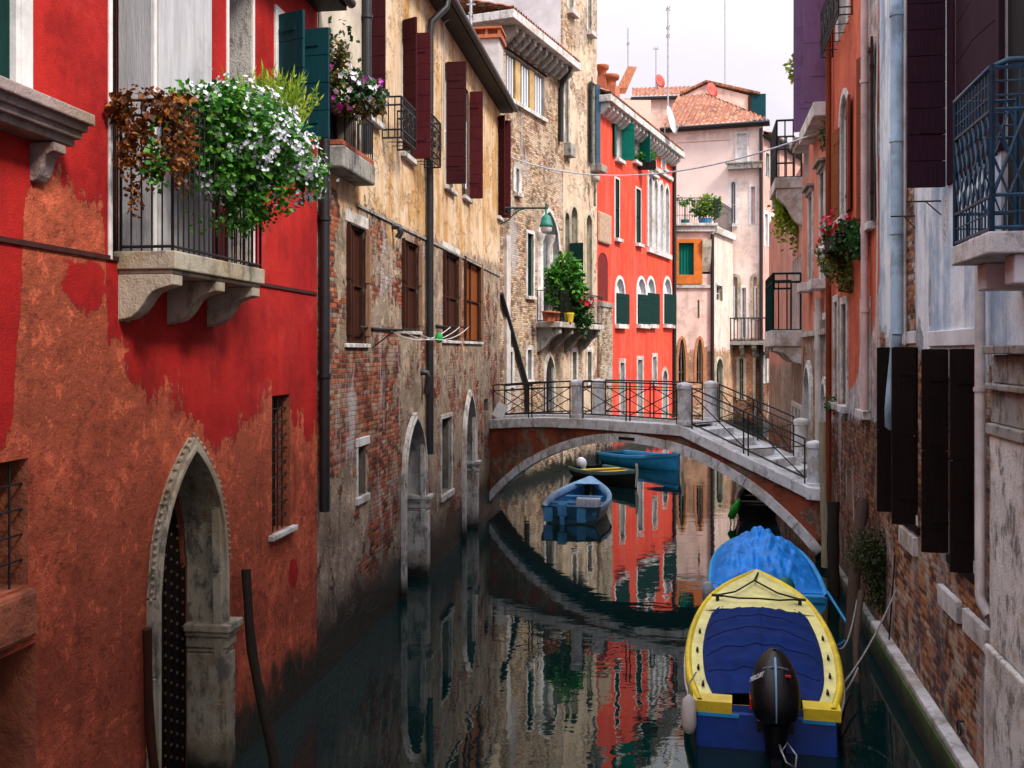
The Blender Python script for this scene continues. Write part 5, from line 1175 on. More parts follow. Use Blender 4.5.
b = MB(); b.tube([(0, -.45, .52), (0, -.475, .62), (0, -.465, .74), (0, -.405, .87), (0, -.315, .98), (0, -.205, 1.065), (0, -.075, 1.125)], [.008, .008, .01, .012, .014, .018, .016], 6); b.build('stripe', simple('blue_grey_stripe', (.2, .35, .5), .4, .1), mo)
b = MB()
for sg in (-1, 1):
    b.tube([(sg*.02, -.21, 1.06), (sg*.12, -.17, 1.03), (sg*.2, -.1, .96), (sg*.255, -.02, .87)], .014, 6)
b.build('trim_band', simple('grey_trim', (.16, .17, .2), .4, .2), mo)
b = MB()
b.box(-.283, -.262, -.26, -.02, .58, .70); b.box(.10, .16, -.30, -.27, .98, 1.0); b.build('red_patch', m_red, mo)
cu = bpy.data.curves.new('lettering', 'FONT'); cu.body = 'MERCURY'; cu.size = .085; cu.extrude = .002; cu.align_x = 'CENTER'
lt = bpy.data.objects.new('lettering', cu); COL.objects.link(lt); lt.parent = mo; cu.materials.append(m_wt); cu.shear = .2
lt.location = (-.222, -.17, 1.0); lt.rotation_euler = (Matrix.Rotation(R(0), 3, 'X')).to_euler()
xa = Vector((.13, -.30 + .02, .16)).normalized(); nn = Vector((-.75, -.45, .5)); nn = (nn - xa*nn.dot(xa)).normalized(); ya = nn.cross(xa)
lt_m = Matrix.Translation((-.215, -.27, .93)) @ Matrix((xa, ya, nn)).transposed().to_4x4()
bpy.context.view_layer.update(); _me = bpy.data.meshes.new_from_object(lt.evaluated_get(bpy.context.evaluated_depsgraph_get())); bpy.data.objects.remove(lt); lt = bpy.data.objects.new('lettering', _me); COL.objects.link(lt); lt.parent = mo; lt.matrix_local = lt_m; _me.materials.clear(); _me.materials.append(m_wt)
b = MB(); b.tube([(.02, -.34, .28), (.1, -.5, .12), (.2, -.46, .05), (.22, -.34, .14), (.12, -.3, .26), (.05, -.4, .18)], .012, 6, closed=True); b.build('hose', m_steel, mo)
# fender on its side
f = empty('fender', (0, 0, 0), 0, 'white sausage fender hanging at the left stern corner of the yellow motorboat', 'fender')
f.location = at(689, 712, 11.35)
MB().lathe([(.015, .2), (.07, .14), (.085, 0), (.085, -.14), (.06, -.22), (.01, -.25)], (0, 0, 0), 14).build('float', simple('dirty_white_vinyl', (.62, .56, .5), .5, .25, 4, grime=.3), f)
MB().tube([(0, 0, .18), (.0, .02, .3), (.1, .1, .42)], .01, 5).build('cord', m_ropeg, f)

# blue boat under a tarpaulin
tb = empty('tarp_boat', (4.42, 17.25, 0), -math.atan(.2), 'light blue boat covered by a bright blue tarpaulin, moored ahead of the yellow motorboat', 'boat')
st2 = stations(4.3, [(0, .98, .42), (1.0, 1.0, .44), (2.2, .97, .48), (3.2, .82, .55), (3.9, .5, .64), (4.3, .06, .72)], 18)
hull_mb(MB(), st2).build('hull', m_sky, tb); rim(MB(), st2, .14).build('gunwale', m_sky, tb)
b = MB(); b.box(-.95, .95, -.03, .25, .3, .43); b.build('stern_deck', m_sky, tb, bevel=.02)
b = MB(); ny, nx = 60, 80; vs = []; st_ = st; st = st2
for i in range(ny + 1):
    f_ = i/ny; y = lerp(.12, 3.75, f_)
    for j in range(nx + 1):
        x = lerp(-1, 1, j/nx); hb, g = hbz(max(y, .0)); hb = max(hb, .5 - .25*f_)
        rise = .62*math.sin(math.pi*min(1, .04 + f_*.96)**.85)**.75; prof_ = (1 - abs(x)**2.3)
        z = g + .02 + rise*prof_ + .012*math.sin(26*x + 2*math.sin(3*y))*prof_*(1 - f_*.4) + .035*math.sin(7*x + 3*f_)*prof_ + .012*math.sin(15*y + 6*x)
        if 1.7 < y < 2.4 and abs(x) < .25: z += .05*math.sin(9*y + 14*x)**2
        nq = abs(mnoise.noise(Vector((x*3.2 + .6*y, y*1.1, 3)))) + .5*abs(mnoise.noise(Vector((x*7 - y, y*2.6, 8)))) + .1*abs(mnoise.noise(Vector((x*14, y*6, 1)))); z += (nq - .3)*.16*prof_**.6
        if f_ < .02: z = g + .02
        vs.append((x*hb*.94, y, z))
b.add(vs, [(i*(nx+1)+j, i*(nx+1)+j+1, (i+1)*(nx+1)+j+1, (i+1)*(nx+1)+j) for i in range(ny) for j in range(nx)], smooth=True); b.build('tarpaulin', m_tarp, tb); st = st_
b = MB(); b.tube([(.98, .05, .5), (1.25, -.55, .1)], .025, 6); b.tube([(-.98, .3, .5), (-.9, .1, .55), (-.7, .0, .52)], .012, 5); b.build('line', m_sky, tb)
p = at(785, 587, 16.9); MB_ = MB().lathe([(.01, -.17), (.1, -.14), (.16, -.04), (.16, .05), (.1, .14), (.01, .17)], (0, 0, 0), 16).build('ball_fender', m_teal2, None); MB_.location = p; tag(MB_, 'teal round ball fender between the yellow bow and the blue tarpaulin', 'fender')
p = at(708, 590, 17.0); o = MB().lathe([(.01, -.2), (.09, -.16), (.1, 0), (.08, .12), (.01, .15)], (0, 0, 0), 12).build('fender', simple('grey_vinyl', (.3, .34, .4), .5, .3), None); o.location = p; tag(o, 'small grey fender at the left stern corner of the tarpaulin covered blue boat', 'fender')

def open_boat(name, label, stern, head, L, hb, g, mh, mi, mrim, group=None, seats=(.35, .65), seatmat=None, sd=.11):
    r = empty(name, (stern[0], stern[1], 0), -math.atan2(head[0], head[1]), label, 'boat', group)
    s = stations(L, [(0, hb*.86, g), (L*.25, hb, g), (L*.5, hb*.96, g + .03), (L*.75, hb*.68, g + .1), (L, .03, g + .26)], 16)
    hull_mb(MB(), s).build('hull', mh, r); rim(MB(), s, .1, .03).build('gunwale', mrim, r)
    b = MB(); sec = [[(x*q[1], q[0], z) for x, z in ((-.93, q[2] - .02), (-.86, .14), (-.45, .05), (.45, .05), (.86, .14), (.93, q[2] - .02))] for q in s if q[1] > .1]; n = 6
    b.add([p for q in sec for p in q], [(i*n+j, (i+1)*n+j, (i+1)*n+j+1, i*n+j+1) for i in range(len(sec)-1) for j in range(n-1)]); b.add(sec[0], [tuple(range(n))]); b.build('lining', mi, r)
    for f in seats:
        b = MB(); w_ = hb*(.9 if f < .6 else .62); b.box(-w_, w_, L*f - .12, L*f + .12, g - sd - .05, g - sd); b.build('seat', seatmat or mi, r, bevel=.01)
    b = MB(); fs = [q for q in s if q[0] > L*.8]; b.strip([(-q[1], q[0], q[2] + .01) for q in fs], [(q[1], q[0], q[2] + .01) for q in fs]); b.build('foredeck', mrim, r)
    return r
m_dgrn = simple('dark_green_hull', (.012, .045, .045), .4, .4, 2, spec=.4); m_bgrey = simple('blue_grey_boat_paint', (.06, .26, .5), .5, .3, 3, grime=.3); m_ltrim = simple('pale_blue_trim', (.26, .48, .72), .45, .3, 3, grime=.2)
b1 = open_boat('rowing_boat', 'small dark green rowing boat with a white cloth over its seat', onz(571, 524), (.2, 1), 4.4, .9, .46, m_dgrn, m_bgrey, m_ltrim, seats=(.35, .65))
b = MB(); b.box(-.36, -.1, -.1, .06, .2, .55); b.box(-.30, -.16, -.12, -.02, -.3, .2); b.build('engine_bracket', m_bgrey, b1, bevel=.03)
for x in (-.62, .28):
    b = MB(); b.box(x - .12, x + .12, -.015, .0, .05, .42); b.build('stripe', m_bgrey, b1)
cl = MB(); n = 22; vs = []
for i in range(n + 1):
    x = lerp(-.05, .62, i/n); w_ = .02*math.sin(i*1.7)
    vs += [(x, 1.75, .40), (x, 1.72 , .47), (x, 1.5, .48 + .3*w_), (x + .01, 1.36 + w_*.5, .46), (x + w_*.2, 1.32 + w_, .3), (x + w_*.3, 1.31 + 1.4*w_, .12 + .02*math.sin(i))]
cl.add(vs, [(i*6+j, i*6+j+1, (i+1)*6+j+1, (i+1)*6+j) for i in range(n) for j in range(5)], smooth=True)
c_ = cl.build('cloth', m_curtain, None); c_.matrix_world = Matrix.Translation(b1.location) @ b1.rotation_euler.to_matrix().to_4x4(); tag(c_, 'white striped cloth draped over the seat of the dark green boat', 'cloth')
h2 = Vector((.36, -.93)).normalized(); c2 = onz(611, 482, 0); s2 = (c2.x - h2.x*2.0, c2.y - h2.y*2.0)
b2 = open_boat('rowing_boat', 'black open boat with yellow seats and a white wrapped engine', s2, h2, 3.9, .85, .36, m_black, m_dgrn, simple('dark_rim', (.06, .12, .12), .5), seats=(.3, .5, .72), seatmat=m_yel, sd=-.03)
b = MB(); b.lathe([(.09, .0), (.12, .2), (.19, .34), (.19, .46), (.12, .58), (.03, .62)], (0, -.1, .1), 9, M=Matrix.Rotation(.35, 4, 'Y')); b.build('wrapped_engine', m_curtain, b2)
b = MB(); b.tube([(0, 3.86, .05), (0, 3.93, .5), (0, 3.9, .85)], .045, 6); b.build('stem', m_cream, b2)
h3 = Vector((.55, -.83)).normalized(); c3 = onz(645, 466, 0); s3 = (c3.x - h3.x*2.1, c3.y - h3.y*2.1)
b3 = open_boat('rowing_boat', 'bright light blue boat with a pale stem, farthest boat seen through the arch', s3, h3, 4.1, .85, .42, m_sky, simple('maroon_inside', (.07, .02, .025), .6), m_sky, seats=(.4,), seatmat=m_sky)
b = MB(); b.tube([(0, 4.25, .0), (0, 4.33, .5), (0, 4.28, .95)], .05, 6); b.build('stem', m_cream, b3)
b = MB(); b.strip([(-.9, 3.0, .74), (-.5, 3.7, .85), (0, 4.2, .92)], [(.9, 3.0, .74), (.5, 3.7, .85), (.01, 4.2, .92)]); b.build('bow_cover', m_sky, b3)
p4 = onz(757, 524, 0); b4 = open_boat('rowing_boat', 'plain black boat in the shade beyond the right end of the bridge', (p4.x, p4.y), (.25, 1), 4.2, .6, .5, m_black, m_dkwood, m_black)
gb_ = MB().lathe([(.01, -.3), (.1, -.25), (.11, .05), (.05, .2), (.03, .3)], (0, 0, 0), 10).build('green_bottle_fender', simple('bright_green_plastic', (.03, .5, .05), .4, .2), None); gb_.location = (p4.x - .62, p4.y - .12, .42); gb_.rotation_euler = (0, R(25), 0); tag(gb_, 'bright green fender hanging on the black boat beyond the bridge', 'fender')

# ================================================================== mooring poles, ropes, weed
m_pole = wood('weathered_pole', (.09, .06, .045)); m_poled = wood('wet_dark_pole', (.03, .022, .016)); m_polep = wood('pale_pole', (.36, .3, .18))
def pole(label, p0, p1, r0, r1, mat, bend=.03, name='mooring_pole'):
    b = MB(); p0, p1 = Vector(p0), Vector(p1); n = 9
    b.tube([p0.lerp(p1, i/n) + Vector((math.sin(i*.8)*bend, math.cos(i*.6)*bend*.6, 0)) - p0 for i in range(n + 1)], [lerp(r0, r1, i/n)*(1 + .08*math.sin(i*2.3)) for i in range(n + 1)], 10)
    o = b.build(name, mat, None); o.location = p0; return tag(o, label, 'pole')
pole('dark leaning pole propped against the peeling red wall right of the water door', (-2.52, 10.8, -.4), (-3.02, 11.25, 2.15), .06, .05, m_poled)
pole('short rough stake beside the left jamb of the water door', (-3.22, 9.32, -.6), (-3.34, 9.1, 2.08), .05, .04, m_brown, .02)
q = onz(834, 596, 0); pole('flat topped dark brown mooring pole closest to the bridge end, right side', (q.x, q.y, -.8), (q.x + .05, q.y + .2, 1.75), .11, .11, m_poled, .01)
q = onz(845, 640, 0); pole('tall thick mooring pole leaning right onto the brick wall', (q.x, q.y, -.8), (5.82, 16.6, 2.15), .10, .10, m_pole)
q = onz(853, 692, 0); pole('thin short mooring pole leaning right, beside the yellow motorboat', (q.x, q.y, -.8), (5.08, 14.6, 1.1), .05, .045, m_pole)
pole('pale yellow upright stake at the right foot of the bridge', (6.56, 20.9, .1), (6.5, 20.9, 3.15), .09, .09, m_polep, .01)
def rope(label, a, c, sag, r=.012, mat=None, n=14):
    a, c = Vector(a), Vector(c); b = MB(); b.tube([a.lerp(c, i/n) - Vector((0, 0, sag*4*(i/n)*(1 - i/n))) - a for i in range(n + 1)], r, 6)
    o = b.build('rope', mat or m_ropeg, None); o.location = a; return tag(o, label, 'rope')
wpt = lambda px, py, off=.02: J.world(*[(J.uz(px, py, off)[0]), -off, J.uz(px, py, off)[1]])
rope('grey rope slanting from the brick wall ring down to the right side of the motorboat', wpt(896, 590), at(838, 690, 12.6), .12)
rope('short grey rope from the thick leaning pole to the motorboat gunwale', at(857, 600, 15.6), at(837, 648, 13.3), .25)
rope('grey rope looped low over the water from the thin pole to the motorboat stern', at(858, 668, 13.6), at(829, 700, 11.9), .12)
rope('greenish rope hanging straight down the wall from the weed clump', wpt(895, 555, .05), wpt(889, 640, .05), .0, .012, m_moss)
mo_ = Leaves(); mo_.blob((0, -.05, 0), (.42, .2, .40), 2600, .07, .012, .2, droop=1.2); mo_.blob((.05, -.02, -.5), (.22, .15, .35), 900, .08, .012, .2, droop=1.5)
mm = empty('weed_clump', wpt(876, 552, .12), 0, 'dark green weed hanging in a clump over the poles on the brick wall', 'plant'); mo_.b.build('foliage', m_moss, mm)
mr = empty('mooring_ring', wpt(961, 724, .03), math.atan2(J.d.y, J.d.x), 'small iron mooring ring low on the near right brick wall', 'ring')
MB().tube([(math.cos(a*.4)*.07, -.02, math.sin(a*.4)*.07 - .05) for a in range(16)], .011, 6, closed=True).build('ring', m_iron, mr); MB().tube([(0, .03, .03), (0, -.04, .03)], .014, 6).build('staple', m_iron, mr)

# ================================================================== lamp, cable, clothes line, antennas
lp = at(500, 208, 30.75); lamp = empty('street_lamp', lp, 0, 'green lantern on a long scrolled iron arm at the end of the ochre house', 'lamp')
b = MB(); b.tube([(-.1, 0, 0), (1.48, 0, 0)], .035, 8); b.tube([(0, 0, -.5), (.25, 0, -.38), (.5, 0, -.1), (.75, 0, -.02)], .022, 6)
for c in (.2, .48): b.tube([(c + math.cos(a*.6)*.1*(1 - a*.05), 0, -.13 + math.sin(a*.6)*.1*(1 - a*.05)) for a in range(13)], .014, 5)
b.lathe([(.04, 0), (.03, .12), (.005, .2)], (1.42, 0, .0), 8); b.build('arm', simple('green_iron', (.012, .07, .055), .5, .4, 9), lamp)
b = MB(); b.lathe([(.03, -.02), (.04, -.2), (.1, -.24), (.14, -.3), (.19, -.5), (.22, -.56), (.2, -.58)], (1.42, 0, 0), 12); b.build('hood', simple('verdigris', (.02, .2, .15), .5, .4, 8), lamp)
b = MB(); b.lathe([(.18, -.585), (.17, -.7), (.1, -.78), (.02, -.8)], (1.42, 0, 0), 12); b.build('glass', simple('milky_glass', (.6, .62, .66), .3, .1), lamp)
a_ = C.world(*(C.U(512, .05), -.05, C.Z(512, 158, .05))); z_ = at(822, 131, 22.9)
b = MB(); n = 30; b.tube([a_.lerp(z_, i/n) - Vector((0, 0, .8*4*(i/n)*(1 - i/n))) for i in range(n + 1)], .021, 8)
tag(b.build('overhead_cable', simple('white_cable', (.55, .62, .7), .5, .2), None), 'thick pale cable sagging across the canal in front of the scarlet house', 'cable')
cr_ = empty('clothesline', (B.P0.x, B.P0.y, 0), math.atan2(B.d.y, B.d.x), 'white washing lines on dark rods under the shuttered windows of the ochre house', 'clothesline')
b = MB(); lines = MB(); u0, u1 = B.U(372), B.U(437)
za, zb = B.Z(372, 330), B.Z(437, 327)
for (u, z) in ((u0, za), (u1, zb)): b = MB(); b.tube([(u, .02, z), (u, -.75, z)], .018, 6); b.tube([(u, 0, z - .3), (u, -.4, z)], .012, 5); b.build('rod', m_iron, cr_)
b = MB(); b.tube([(u0 - .8, -.03, za + .03), (u0 + 1.6, -.03, za + .03)], .02, 6); b.build('rail', m_iron, cr_); b = MB(); b.tube([(u1 - .2, -.03, zb + .03), (u1 + 2.0, -.03, zb + .03)], .02, 6); b.build('rail', m_iron, cr_)
for y in (-.3, -.5, -.7): lines = MB(); lines.tube([(lerp(u0, u1, i/10), y, lerp(za, zb, i/10) - .22*4*(i/10)*(1 - i/10)) for i in range(11)], .008, 5); lines.build('line', m_white, cr_)
b = MB(); um = lerp(u0, u1, .58); b.lathe([(.03, .08), (.08, .0), (.07, -.1), (.02, -.13)], (0, 0, 0), 9); pg = b.build('peg_bag', simple('green_cloth', (.02, .35, .08), .8, .3), None); pg.location = B.world(um, -.5, (za + zb)/2 - .15); tag(pg, 'green peg bag hanging on the white washing lines', 'bag')
def antenna(label, px, pyt, pyb, Y, els=(), tilt=0):
    p = at(px, pyb, Y); h = at(px, pyt, Y).z - p.z
    r = empty('antenna', p, 0, label, 'antenna', None); MB().tube([(0, 0, -.4), (tilt, 0, h)], .045, 6).build('mast', m_steel, r)
    b = MB()
    for (f, w_) in els:
        b.tube([(-w_, 0, h*f), (w_, 0, h*f)], .03, 5); b.tube([(-w_*.5, -.3, h*f + .1), (-w_*.5, .3, h*f + .1)], .02, 5); b.tube([(w_*.5, -.3, h*f + .1), (w_*.5, .3, h*f + .1)], .02, 5)
    if els: b.build('element', m_steel, r)
antenna('tallest antenna mast, standing over the white dish on the scarlet house roof', 668, 8, 112, 52, ((.98, .12), (.8, .1), (.72, .12)))
antenna('thin mast with a bent top just left of the tallest antenna', 656, 48, 84, 74, ((.97, .22),))
antenna('plain thin mast over the small tiled gable by the chimneys', 628, 28, 70, 66.5, ((.6, .1),))
antenna('plain thin mast at the right end of the tiled ridge', 725, -4, 80, 77.5)
antenna('white antenna mast rising in front of the grey end wall of the brick palace', 471, -10, 48, 31.5, ((.5, .1), (.75, .14)))
def dish(label, px, py, Y, r, mat, face):
    o = empty('satellite_dish', at(px, py, Y), 0, label, 'dish'); f = Vector(face).normalized(); M = f.to_track_quat('Z', 'Y').to_matrix().to_4x4()
    MB().lathe([(r*.05, -r*.22), (r*.5, -r*.17), (r, 0), (r*1.02, .01), (r*.5, -r*.12), (.01, -r*.17)], (0, 0, 0), 20, M=M).build('reflector', mat, o)
    MB().tube([M @ Vector((0, -r*.9, -.02)), M @ Vector((0, -r*.2, r*.6))], .025, 5).tube([M @ Vector((0, 0, -r*.2)), M @ Vector((0, 0, -r*.5)), M @ Vector((0, 0, -r*.5)) + Vector((0, 0, -r*.9))], .04, 5).build('arm', m_steel, o)
m_dishr = simple('red_dish', (.6, .09, .07), .6, .15, 2)
dish('large white satellite dish at the foot of the tallest antenna', 672, 121, 51.5, .78, m_white, (1, -.45, .25)); dish('red satellite dish on the thin mast above the long tiled roof', 660, 81, 73.8, .5, m_dishr, (.8, -1, .2)); dish('red satellite dish on the pink gable above the hip roof', 712, 90, 69.6, .52, m_dishr, (.7, -1, .25))

p = at(500, 411, 28.4); b = MB(); b.box(-.16, .16, -.012, .012, -.2, .22, Matrix.Rotation(.5, 4, 'Y')); o = b.build('notice_board', m_white, None); o.location = p; tag(o, 'small white board leaning at the left end of the bridge railing', 'board')
# ================================================================== plants
def plant(name, label, base, cat='plant', group=None): return empty(name, base, 0, label, cat, group)
# white flowering bush over the far end of the near balcony
base = A.world(abu1 - .35, -.45, bal_z + 1.1); P = plant('flower_bush', 'big trailing bush of white flowers spilling over the near balcony railing', base)
blobs = [(at(208, 112, 9.6), (.42, .36, .24), 900), (at(240, 125, 9.9), (.5, .45, .38), 1600), (at(264, 152, 10.1), (.46, .42, .38), 1500), (at(290, 170, 10.45), (.34, .32, .36), 900), (at(238, 170, 9.9), (.4, .32, .34), 900), (at(212, 155, 9.5), (.22, .2, .36), 450), (at(240, 212, 10.0), (.2, .15, .2), 160)]
lv = Leaves(); fl = Leaves(); tofs = Vector((-.35, -.85, .55)).normalized()
for c, r, n in blobs:
    lv.blob(c - base, r, n, .075, .026, .45, clump=26, droop=.2)
for (c, r, n), k in zip(blobs, (8, 75, 100, 60, 30, 5, 0)):
    for (p, nv) in surf_pts(c - base, (r[0]*1.03, r[1]*1.03, r[2]*1.03), k, tofs):
        fl.flowers([(p + Vector((random.gauss(0, .05), random.gauss(0, .05), random.gauss(0, .04))), nv) for _ in range(random.randint(5, 9))], .027, 5)
for _ in range(16):
    c, r, n = random.choice(blobs[1:5]); p = c - base + Vector((random.uniform(-.4, .4), random.uniform(-.3, .2), -r[2]*.7)); lv.strand(p, p + Vector((random.gauss(0, .08), random.gauss(0, .08), -random.uniform(.15, .45))), 55, .06, .02, .035)
lv.strand(at(240, 225, 10.0) - base, at(195, 222, 9.4) - base, 60, .07, .025, .05)
lv.b.build('foliage', m_leaf, P); fl.b.build('flowers', m_fwhite, P)
b = MB(); pu = abu1 - .5
b.box(A.U(225, .5), abu1 - .03, -.74, -.54, bal_z + .95, bal_z + 1.15); o = b.build('planter', simple('dark_planter', (.02, .025, .03), .6, .3), A.root); o.name = 'balcony_planter'; o.parent = bal
base = A.world(abu0 + .3, -.5, bal_z + 1.32); P = plant('dried_ivy', 'dried brown ivy hanging over the near corner of the balcony railing', base); lv = Leaves(); lg = Leaves()
for (px, py, Y, r, n) in ((140, 108, 8.55, (.26, .14, .18), 420), (168, 105, 8.6, (.24, .15, .16), 330), (128, 128, 8.6, (.14, .1, .24), 300), (180, 140, 8.75, (.12, .1, .26), 300)): lv.blob(at(px, py, Y) - base, r, int(n*.62), .058, .026, .3, clump=11, droop=.6)
for (a, c) in (((130, 130), (132, 192)), ((140, 140), (147, 190)), ((176, 140), (181, 190)), ((185, 130), (190, 165)), ((128, 120), (126, 170)), ((150, 130), (152, 178)), ((134, 160), (134, 214)), ((168, 135), (172, 175))): lv.strand(at(*a, 8.5) - base, at(*c, 8.5) - base, 75, .05, .022, .04)
for (a, c) in (((150, 120), (157, 180)), ((160, 150), (156, 182))): lg.strand(at(*a, 8.48) - base, at(*c, 8.48) - base, 60, .06, .03, .04)
lv.b.build('foliage', m_leafb, P); lg.b.build('green_shoots', m_leaf, P)
base = at(268, 122, 10.75); P = plant('grassy_plant', 'yellow green upright grassy plant behind the white flowers', base); lv = Leaves(); lv.blades((0, 0, 0), (.36, .22), 170, .62, .011); lv.b.build('foliage', m_leafy, P)
# flower box on the ochre house
base = B.world(B.U(338), -.2, B.Z(338, 140)); P = plant('window_flowers', 'purple and white flowers with tall leafy stems on the stone sill box', base); lv = Leaves(); f1 = Leaves(); f2 = Leaves(); lb = Leaves()
bl_ = [(at(333, 72, 14.2), (.26, .28, .42), 420), (at(348, 95, 14.25), (.4, .3, .3), 520), (at(368, 98, 14.3), (.26, .25, .22), 320)]
for c, r, n in bl_: (lb if n == 420 else lv).blob(c - base, r, n, .08, .03, .3, clump=14)
lb.blob(at(360, 108, 14.2) - base, (.34, .2, .16), 300, .07, .028, .3)
for (c, r, n), kw_, kp in zip(bl_, (2, 14, 12), (9, 8, 8)):
    f2.flowers(surf_pts(c - base, r, kw_*2, Vector((.2, -.9, .2))), .055, 5); f1.flowers(surf_pts(c - base, r, kp, Vector((0, -.9, .2))), .055, 5, 2, .04)
for (px, py) in ((338, 45), (345, 20), (330, 20), (352, 30), (357, 70)):
    lv.strand(at(334, 80, 14.4) - base, at(px, py, 14.4) - base, 34, .11, .03, .045)
lv.b.build('foliage', m_leafd, P); lb.b.build('dry_foliage', leafmat('olive_leaf', (.05, .05, .01), (.12, .1, .02), (.25, .14, .05)), P); f1.b.build('purple_flowers', m_fpurple, P); f2.b.build('white_flowers', m_fwhite, P)
# brick palace balcony
base = C.world(C.U(561), -.55, bz0); P = plant('green_shrub', 'bright green leafy shrub on the brick palace balcony', base); lv = Leaves()
for (px, py, r, n) in ((558, 280, (.5, .4, .5), 500), (568, 270, (.5, .4, .55), 500), (575, 288, (.35, .35, .4), 300), (554, 296, (.3, .3, .3), 200)): lv.blob(at(px, py, 37.3) - base, r, n, .2, .06, .3, clump=14)
lv.strand(at(566, 318, 37.3) - base, at(566, 262, 37.3) - base, 60, .22, .06, .12); lv.b.build('foliage', m_leaf, P); MB().lathe([(.2, 0), (.27, .35), (.28, .4)], (0, 0, .01), 12).build('pot', m_terra, P)
base = C.world(C.U(573), -.85, bz0 + .5); P = plant('hanging_plant', 'dark trailing foliage with red flowers over the right end of the brick palace balcony', base); lv = Leaves(); f1 = Leaves()
for (px, py, r, n) in ((566, 302, (.55, .3, .5), 600), (577, 308, (.45, .3, .6), 600), (584, 318, (.3, .25, .6), 400), (560, 318, (.4, .25, .45), 400)): lv.blob(at(px, py, 37.6) - base, r, n, .15, .05, .2, droop=.5)
f1.flowers(surf_pts(at(586, 298, 37.4) - base, (.28, .25, .3), 16, Vector((0, -1, 0))), .12, 5); lv.b.build('foliage', m_leafd, P); f1.b.build('red_flowers', m_fred, P)
for i, px in enumerate((547, 551, 555.5)):
    o = MB().lathe([(.13, 0), (.18, .3), (.2, .3), (.2, .36), (.16, .37)], (0, 0, 0), 12).build('flower_pot', m_terra, None); o.location = C.world(C.U(px, .6), -.6, bz0 + .004); tag(o, 'plain terracotta pot, one of three in a row on the brick palace balcony', 'pot', 'terracotta pots on the brick palace balcony')
o = MB().lathe([(.14, 0), (.19, .3), (.2, .34), (.16, .35)], (0, 0, 0), 12).build('flower_pot', simple('yellow_pot', (.6, .42, .03), .6, .2), None); o.location = C.world(C.U(569, .9), -.9, bz0 + .004); tag(o, 'yellow topped pot on the edge of the brick palace balcony', 'pot')
# terrace plants
base = Vector((at(685, 218, 57).x, 57, 11.785)); P = plant('small_palm', 'small palm in a pot on the left of the pink roof terrace', base); lv = Leaves()
for i in range(14):
    a = i*.9; lv.strand(Vector((0, 0, 1.3)), Vector((math.cos(a)*.55, math.sin(a)*.5, 1.45 + .25*math.sin(i*2))), 14, .22, .04, .03)
lv.b.build('foliage', m_leaf, P); MB().tube([(0, 0, .3), (0, 0, 1.35)], .04, 6).build('trunk', m_pole, P); MB().lathe([(.2, 0), (.26, .35)], (0, 0, 0), 10).build('pot', m_teal2, P)
base = Vector((at(705, 218, 57.2).x, 57.2, 11.785)); P = plant('terrace_shrub', 'bushy green and yellow shrub behind the roof terrace railing', base); lv = Leaves(); ly = Leaves()
for (px, py, r, n) in ((701, 210, (.5, .4, .6), 420), (708, 207, (.5, .5, .65), 420), (716, 208, (.35, .4, .6), 300)): lv.blob(at(px, py, 57.2) - base, r, n, .2, .06, .3, clump=12)
ly.blob(at(705, 203, 56.9) - base, (.5, .3, .55), 240, .2, .05, .4); lv.b.build('foliage', m_leaf, P); ly.b.build('yellow_foliage', m_leafy, P); MB().lathe([(.3, 0), (.4, .45)], (0, 0, 0), 10).build('pot', m_bgrey, P)
# scarlet house window box
base = E.world(E.U(640), -.2, E.Z(640, 163)); P = plant('window_box', 'small green window box under the second shutters of the scarlet house', base); lv = Leaves(); lv.blob((0, -.1, .25), (.6, .25, .3), 260, .16, .05, .3); lv.b.build('foliage', m_leaf, P); MB().box(-.55, .55, -.35, .05, -.35, .05).build('box', m_dkwood, P)
# geraniums on the orange house
base = K.world(K.U(852), -.3, K.Z(852, 240)); P = plant('geranium_box', 'box of red geraniums with pale trailing plants under the orange house window', base); lv = Leaves(); f1 = Leaves(); f2 = Leaves(); ly = Leaves()
for (px, py, Y, r, n) in ((842, 235, 18.6, (.3, .26, .22), 600), (854, 240, 17.2, (.34, .3, .3), 1100), (866, 238, 16.6, (.26, .24, .3), 700)): lv.blob(at(px, py, Y) - base, r, n, .075, .035, .3, clump=12)
for (px, py, Y, r, n) in ((834, 258, 18.9, (.24, .22, .4), 650), (842, 268, 18.6, (.22, .22, .42), 650), (828, 250, 19.4, (.2, .2, .3), 300), (852, 275, 18.2, (.16, .16, .3), 240)): ly.blob(at(px, py, Y) - base, r, n, .07, .03, .3, clump=14, droop=.6)
f1.flowers(surf_pts(at(838, 226, 18.6) - base, (.3, .26, .2), 26, Vector((-.5, -.7, .5))), .05, 5, 3, .04); f1.flowers(surf_pts(at(824, 243, 20.5) - base, (.1, .1, .14), 10), .05, 5, 2, .03)
f2.flowers(surf_pts(at(830, 255, 18.9) - base, (.24, .22, .35), 40, Vector((-.6, -.7, .2))), .045, 5)
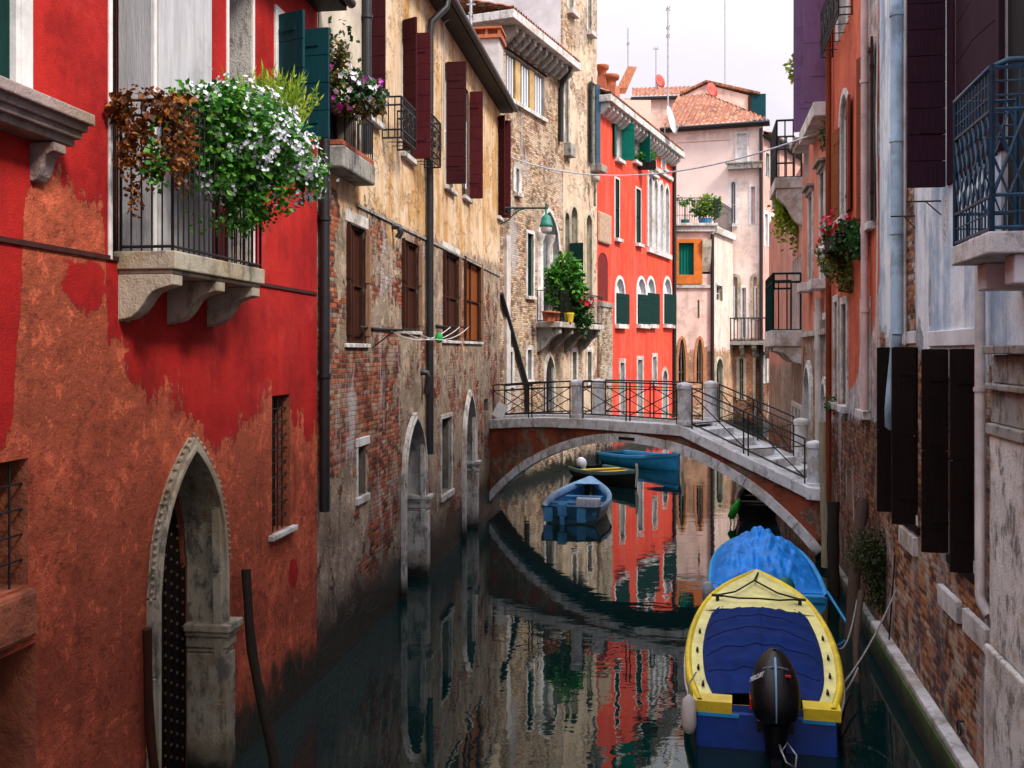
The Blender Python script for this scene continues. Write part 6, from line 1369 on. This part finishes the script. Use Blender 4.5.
lv.b.build('foliage', m_leafd, P); ly.b.build('trailing_foliage', leafmat('olive_green_leaf', (.05, .08, .01), (.12, .17, .03), (.24, .22, .04)), P); f1.b.build('red_flowers', m_fred, P); f2.b.build('white_flowers', m_fwhite, P)
b = MB(); M = Matrix.Rotation(math.atan2(K.d.y, K.d.x), 4, 'Z'); b.box(-.5, 1.2, -.14, .14, -.22, .0, M); b.build('planter', m_dkwood, P)
base = at(790, 192, 28.2); P = plant('hanging_ivy', 'yellow green ivy trailing below the high scrolled stone balcony', base); lv = Leaves()
for (a, c, n) in (((781, 195), (784, 240), 160), ((787, 200), (788, 222), 200), ((793, 198), (795, 226), 200), ((797, 200), (798, 250), 160)): lv.strand(at(*a, 28.3) - base, at(*c, 28.3) - base, n, .16, .05, .14)
lv.blob(at(790, 208, 28.3) - base, (.3, .25, .45), 420, .16, .05, .3); lv.b.build('foliage', m_leafy, P)
base = at(803, 75, 26.6); P = plant('ledge_plant', 'bright green plant growing from the top edge of the rose pink house', base); lv = Leaves(); lv.blob(at(797, 68, 26.6) - base, (.22, .2, .36), 320, .13, .04, .3); lv.strand(at(800, 80, 26.6) - base, at(799, 88, 26.6) - base, 40, .1, .03, .05); lv.b.build('foliage', m_leafy, P)
base = at(829, 140, 21.4); P = plant('sill_plant', 'drooping spiky green plant under the purple shutters', base); lv = Leaves(); lv.blob((0, 0, .1), (.16, .16, .35), 240, .16, .02, .3, droop=.8); lv.b.build('foliage', m_leafd, P)
base = wpt(886, 443, .08); P = plant('wall_sprout', 'small green sprout growing at the elbow of the blue grey drainpipe', base); lv = Leaves(); lv.blob((0, -.05, 0), (.14, .12, .14), 220, .05, .03, .3); lv.b.build('foliage', m_leaf, P)
base = K.world(K.U(836), -.05, K.Z(836, 404)); P = plant('wall_sprout', 'small green sprout growing under the leftmost low window of the orange house', base); lv = Leaves(); lv.blob((0, -.05, 0), (.2, .14, .16), 160, .08, .03, .3); lv.b.build('foliage', m_leafd, P)

for o in list(bpy.data.objects):        # FLOWERKIND: blossoms nobody could count
    if o.parent and ('flowers' in o.name or 'shoots' in o.name) and o.type == 'MESH': o['kind'] = 'stuff'
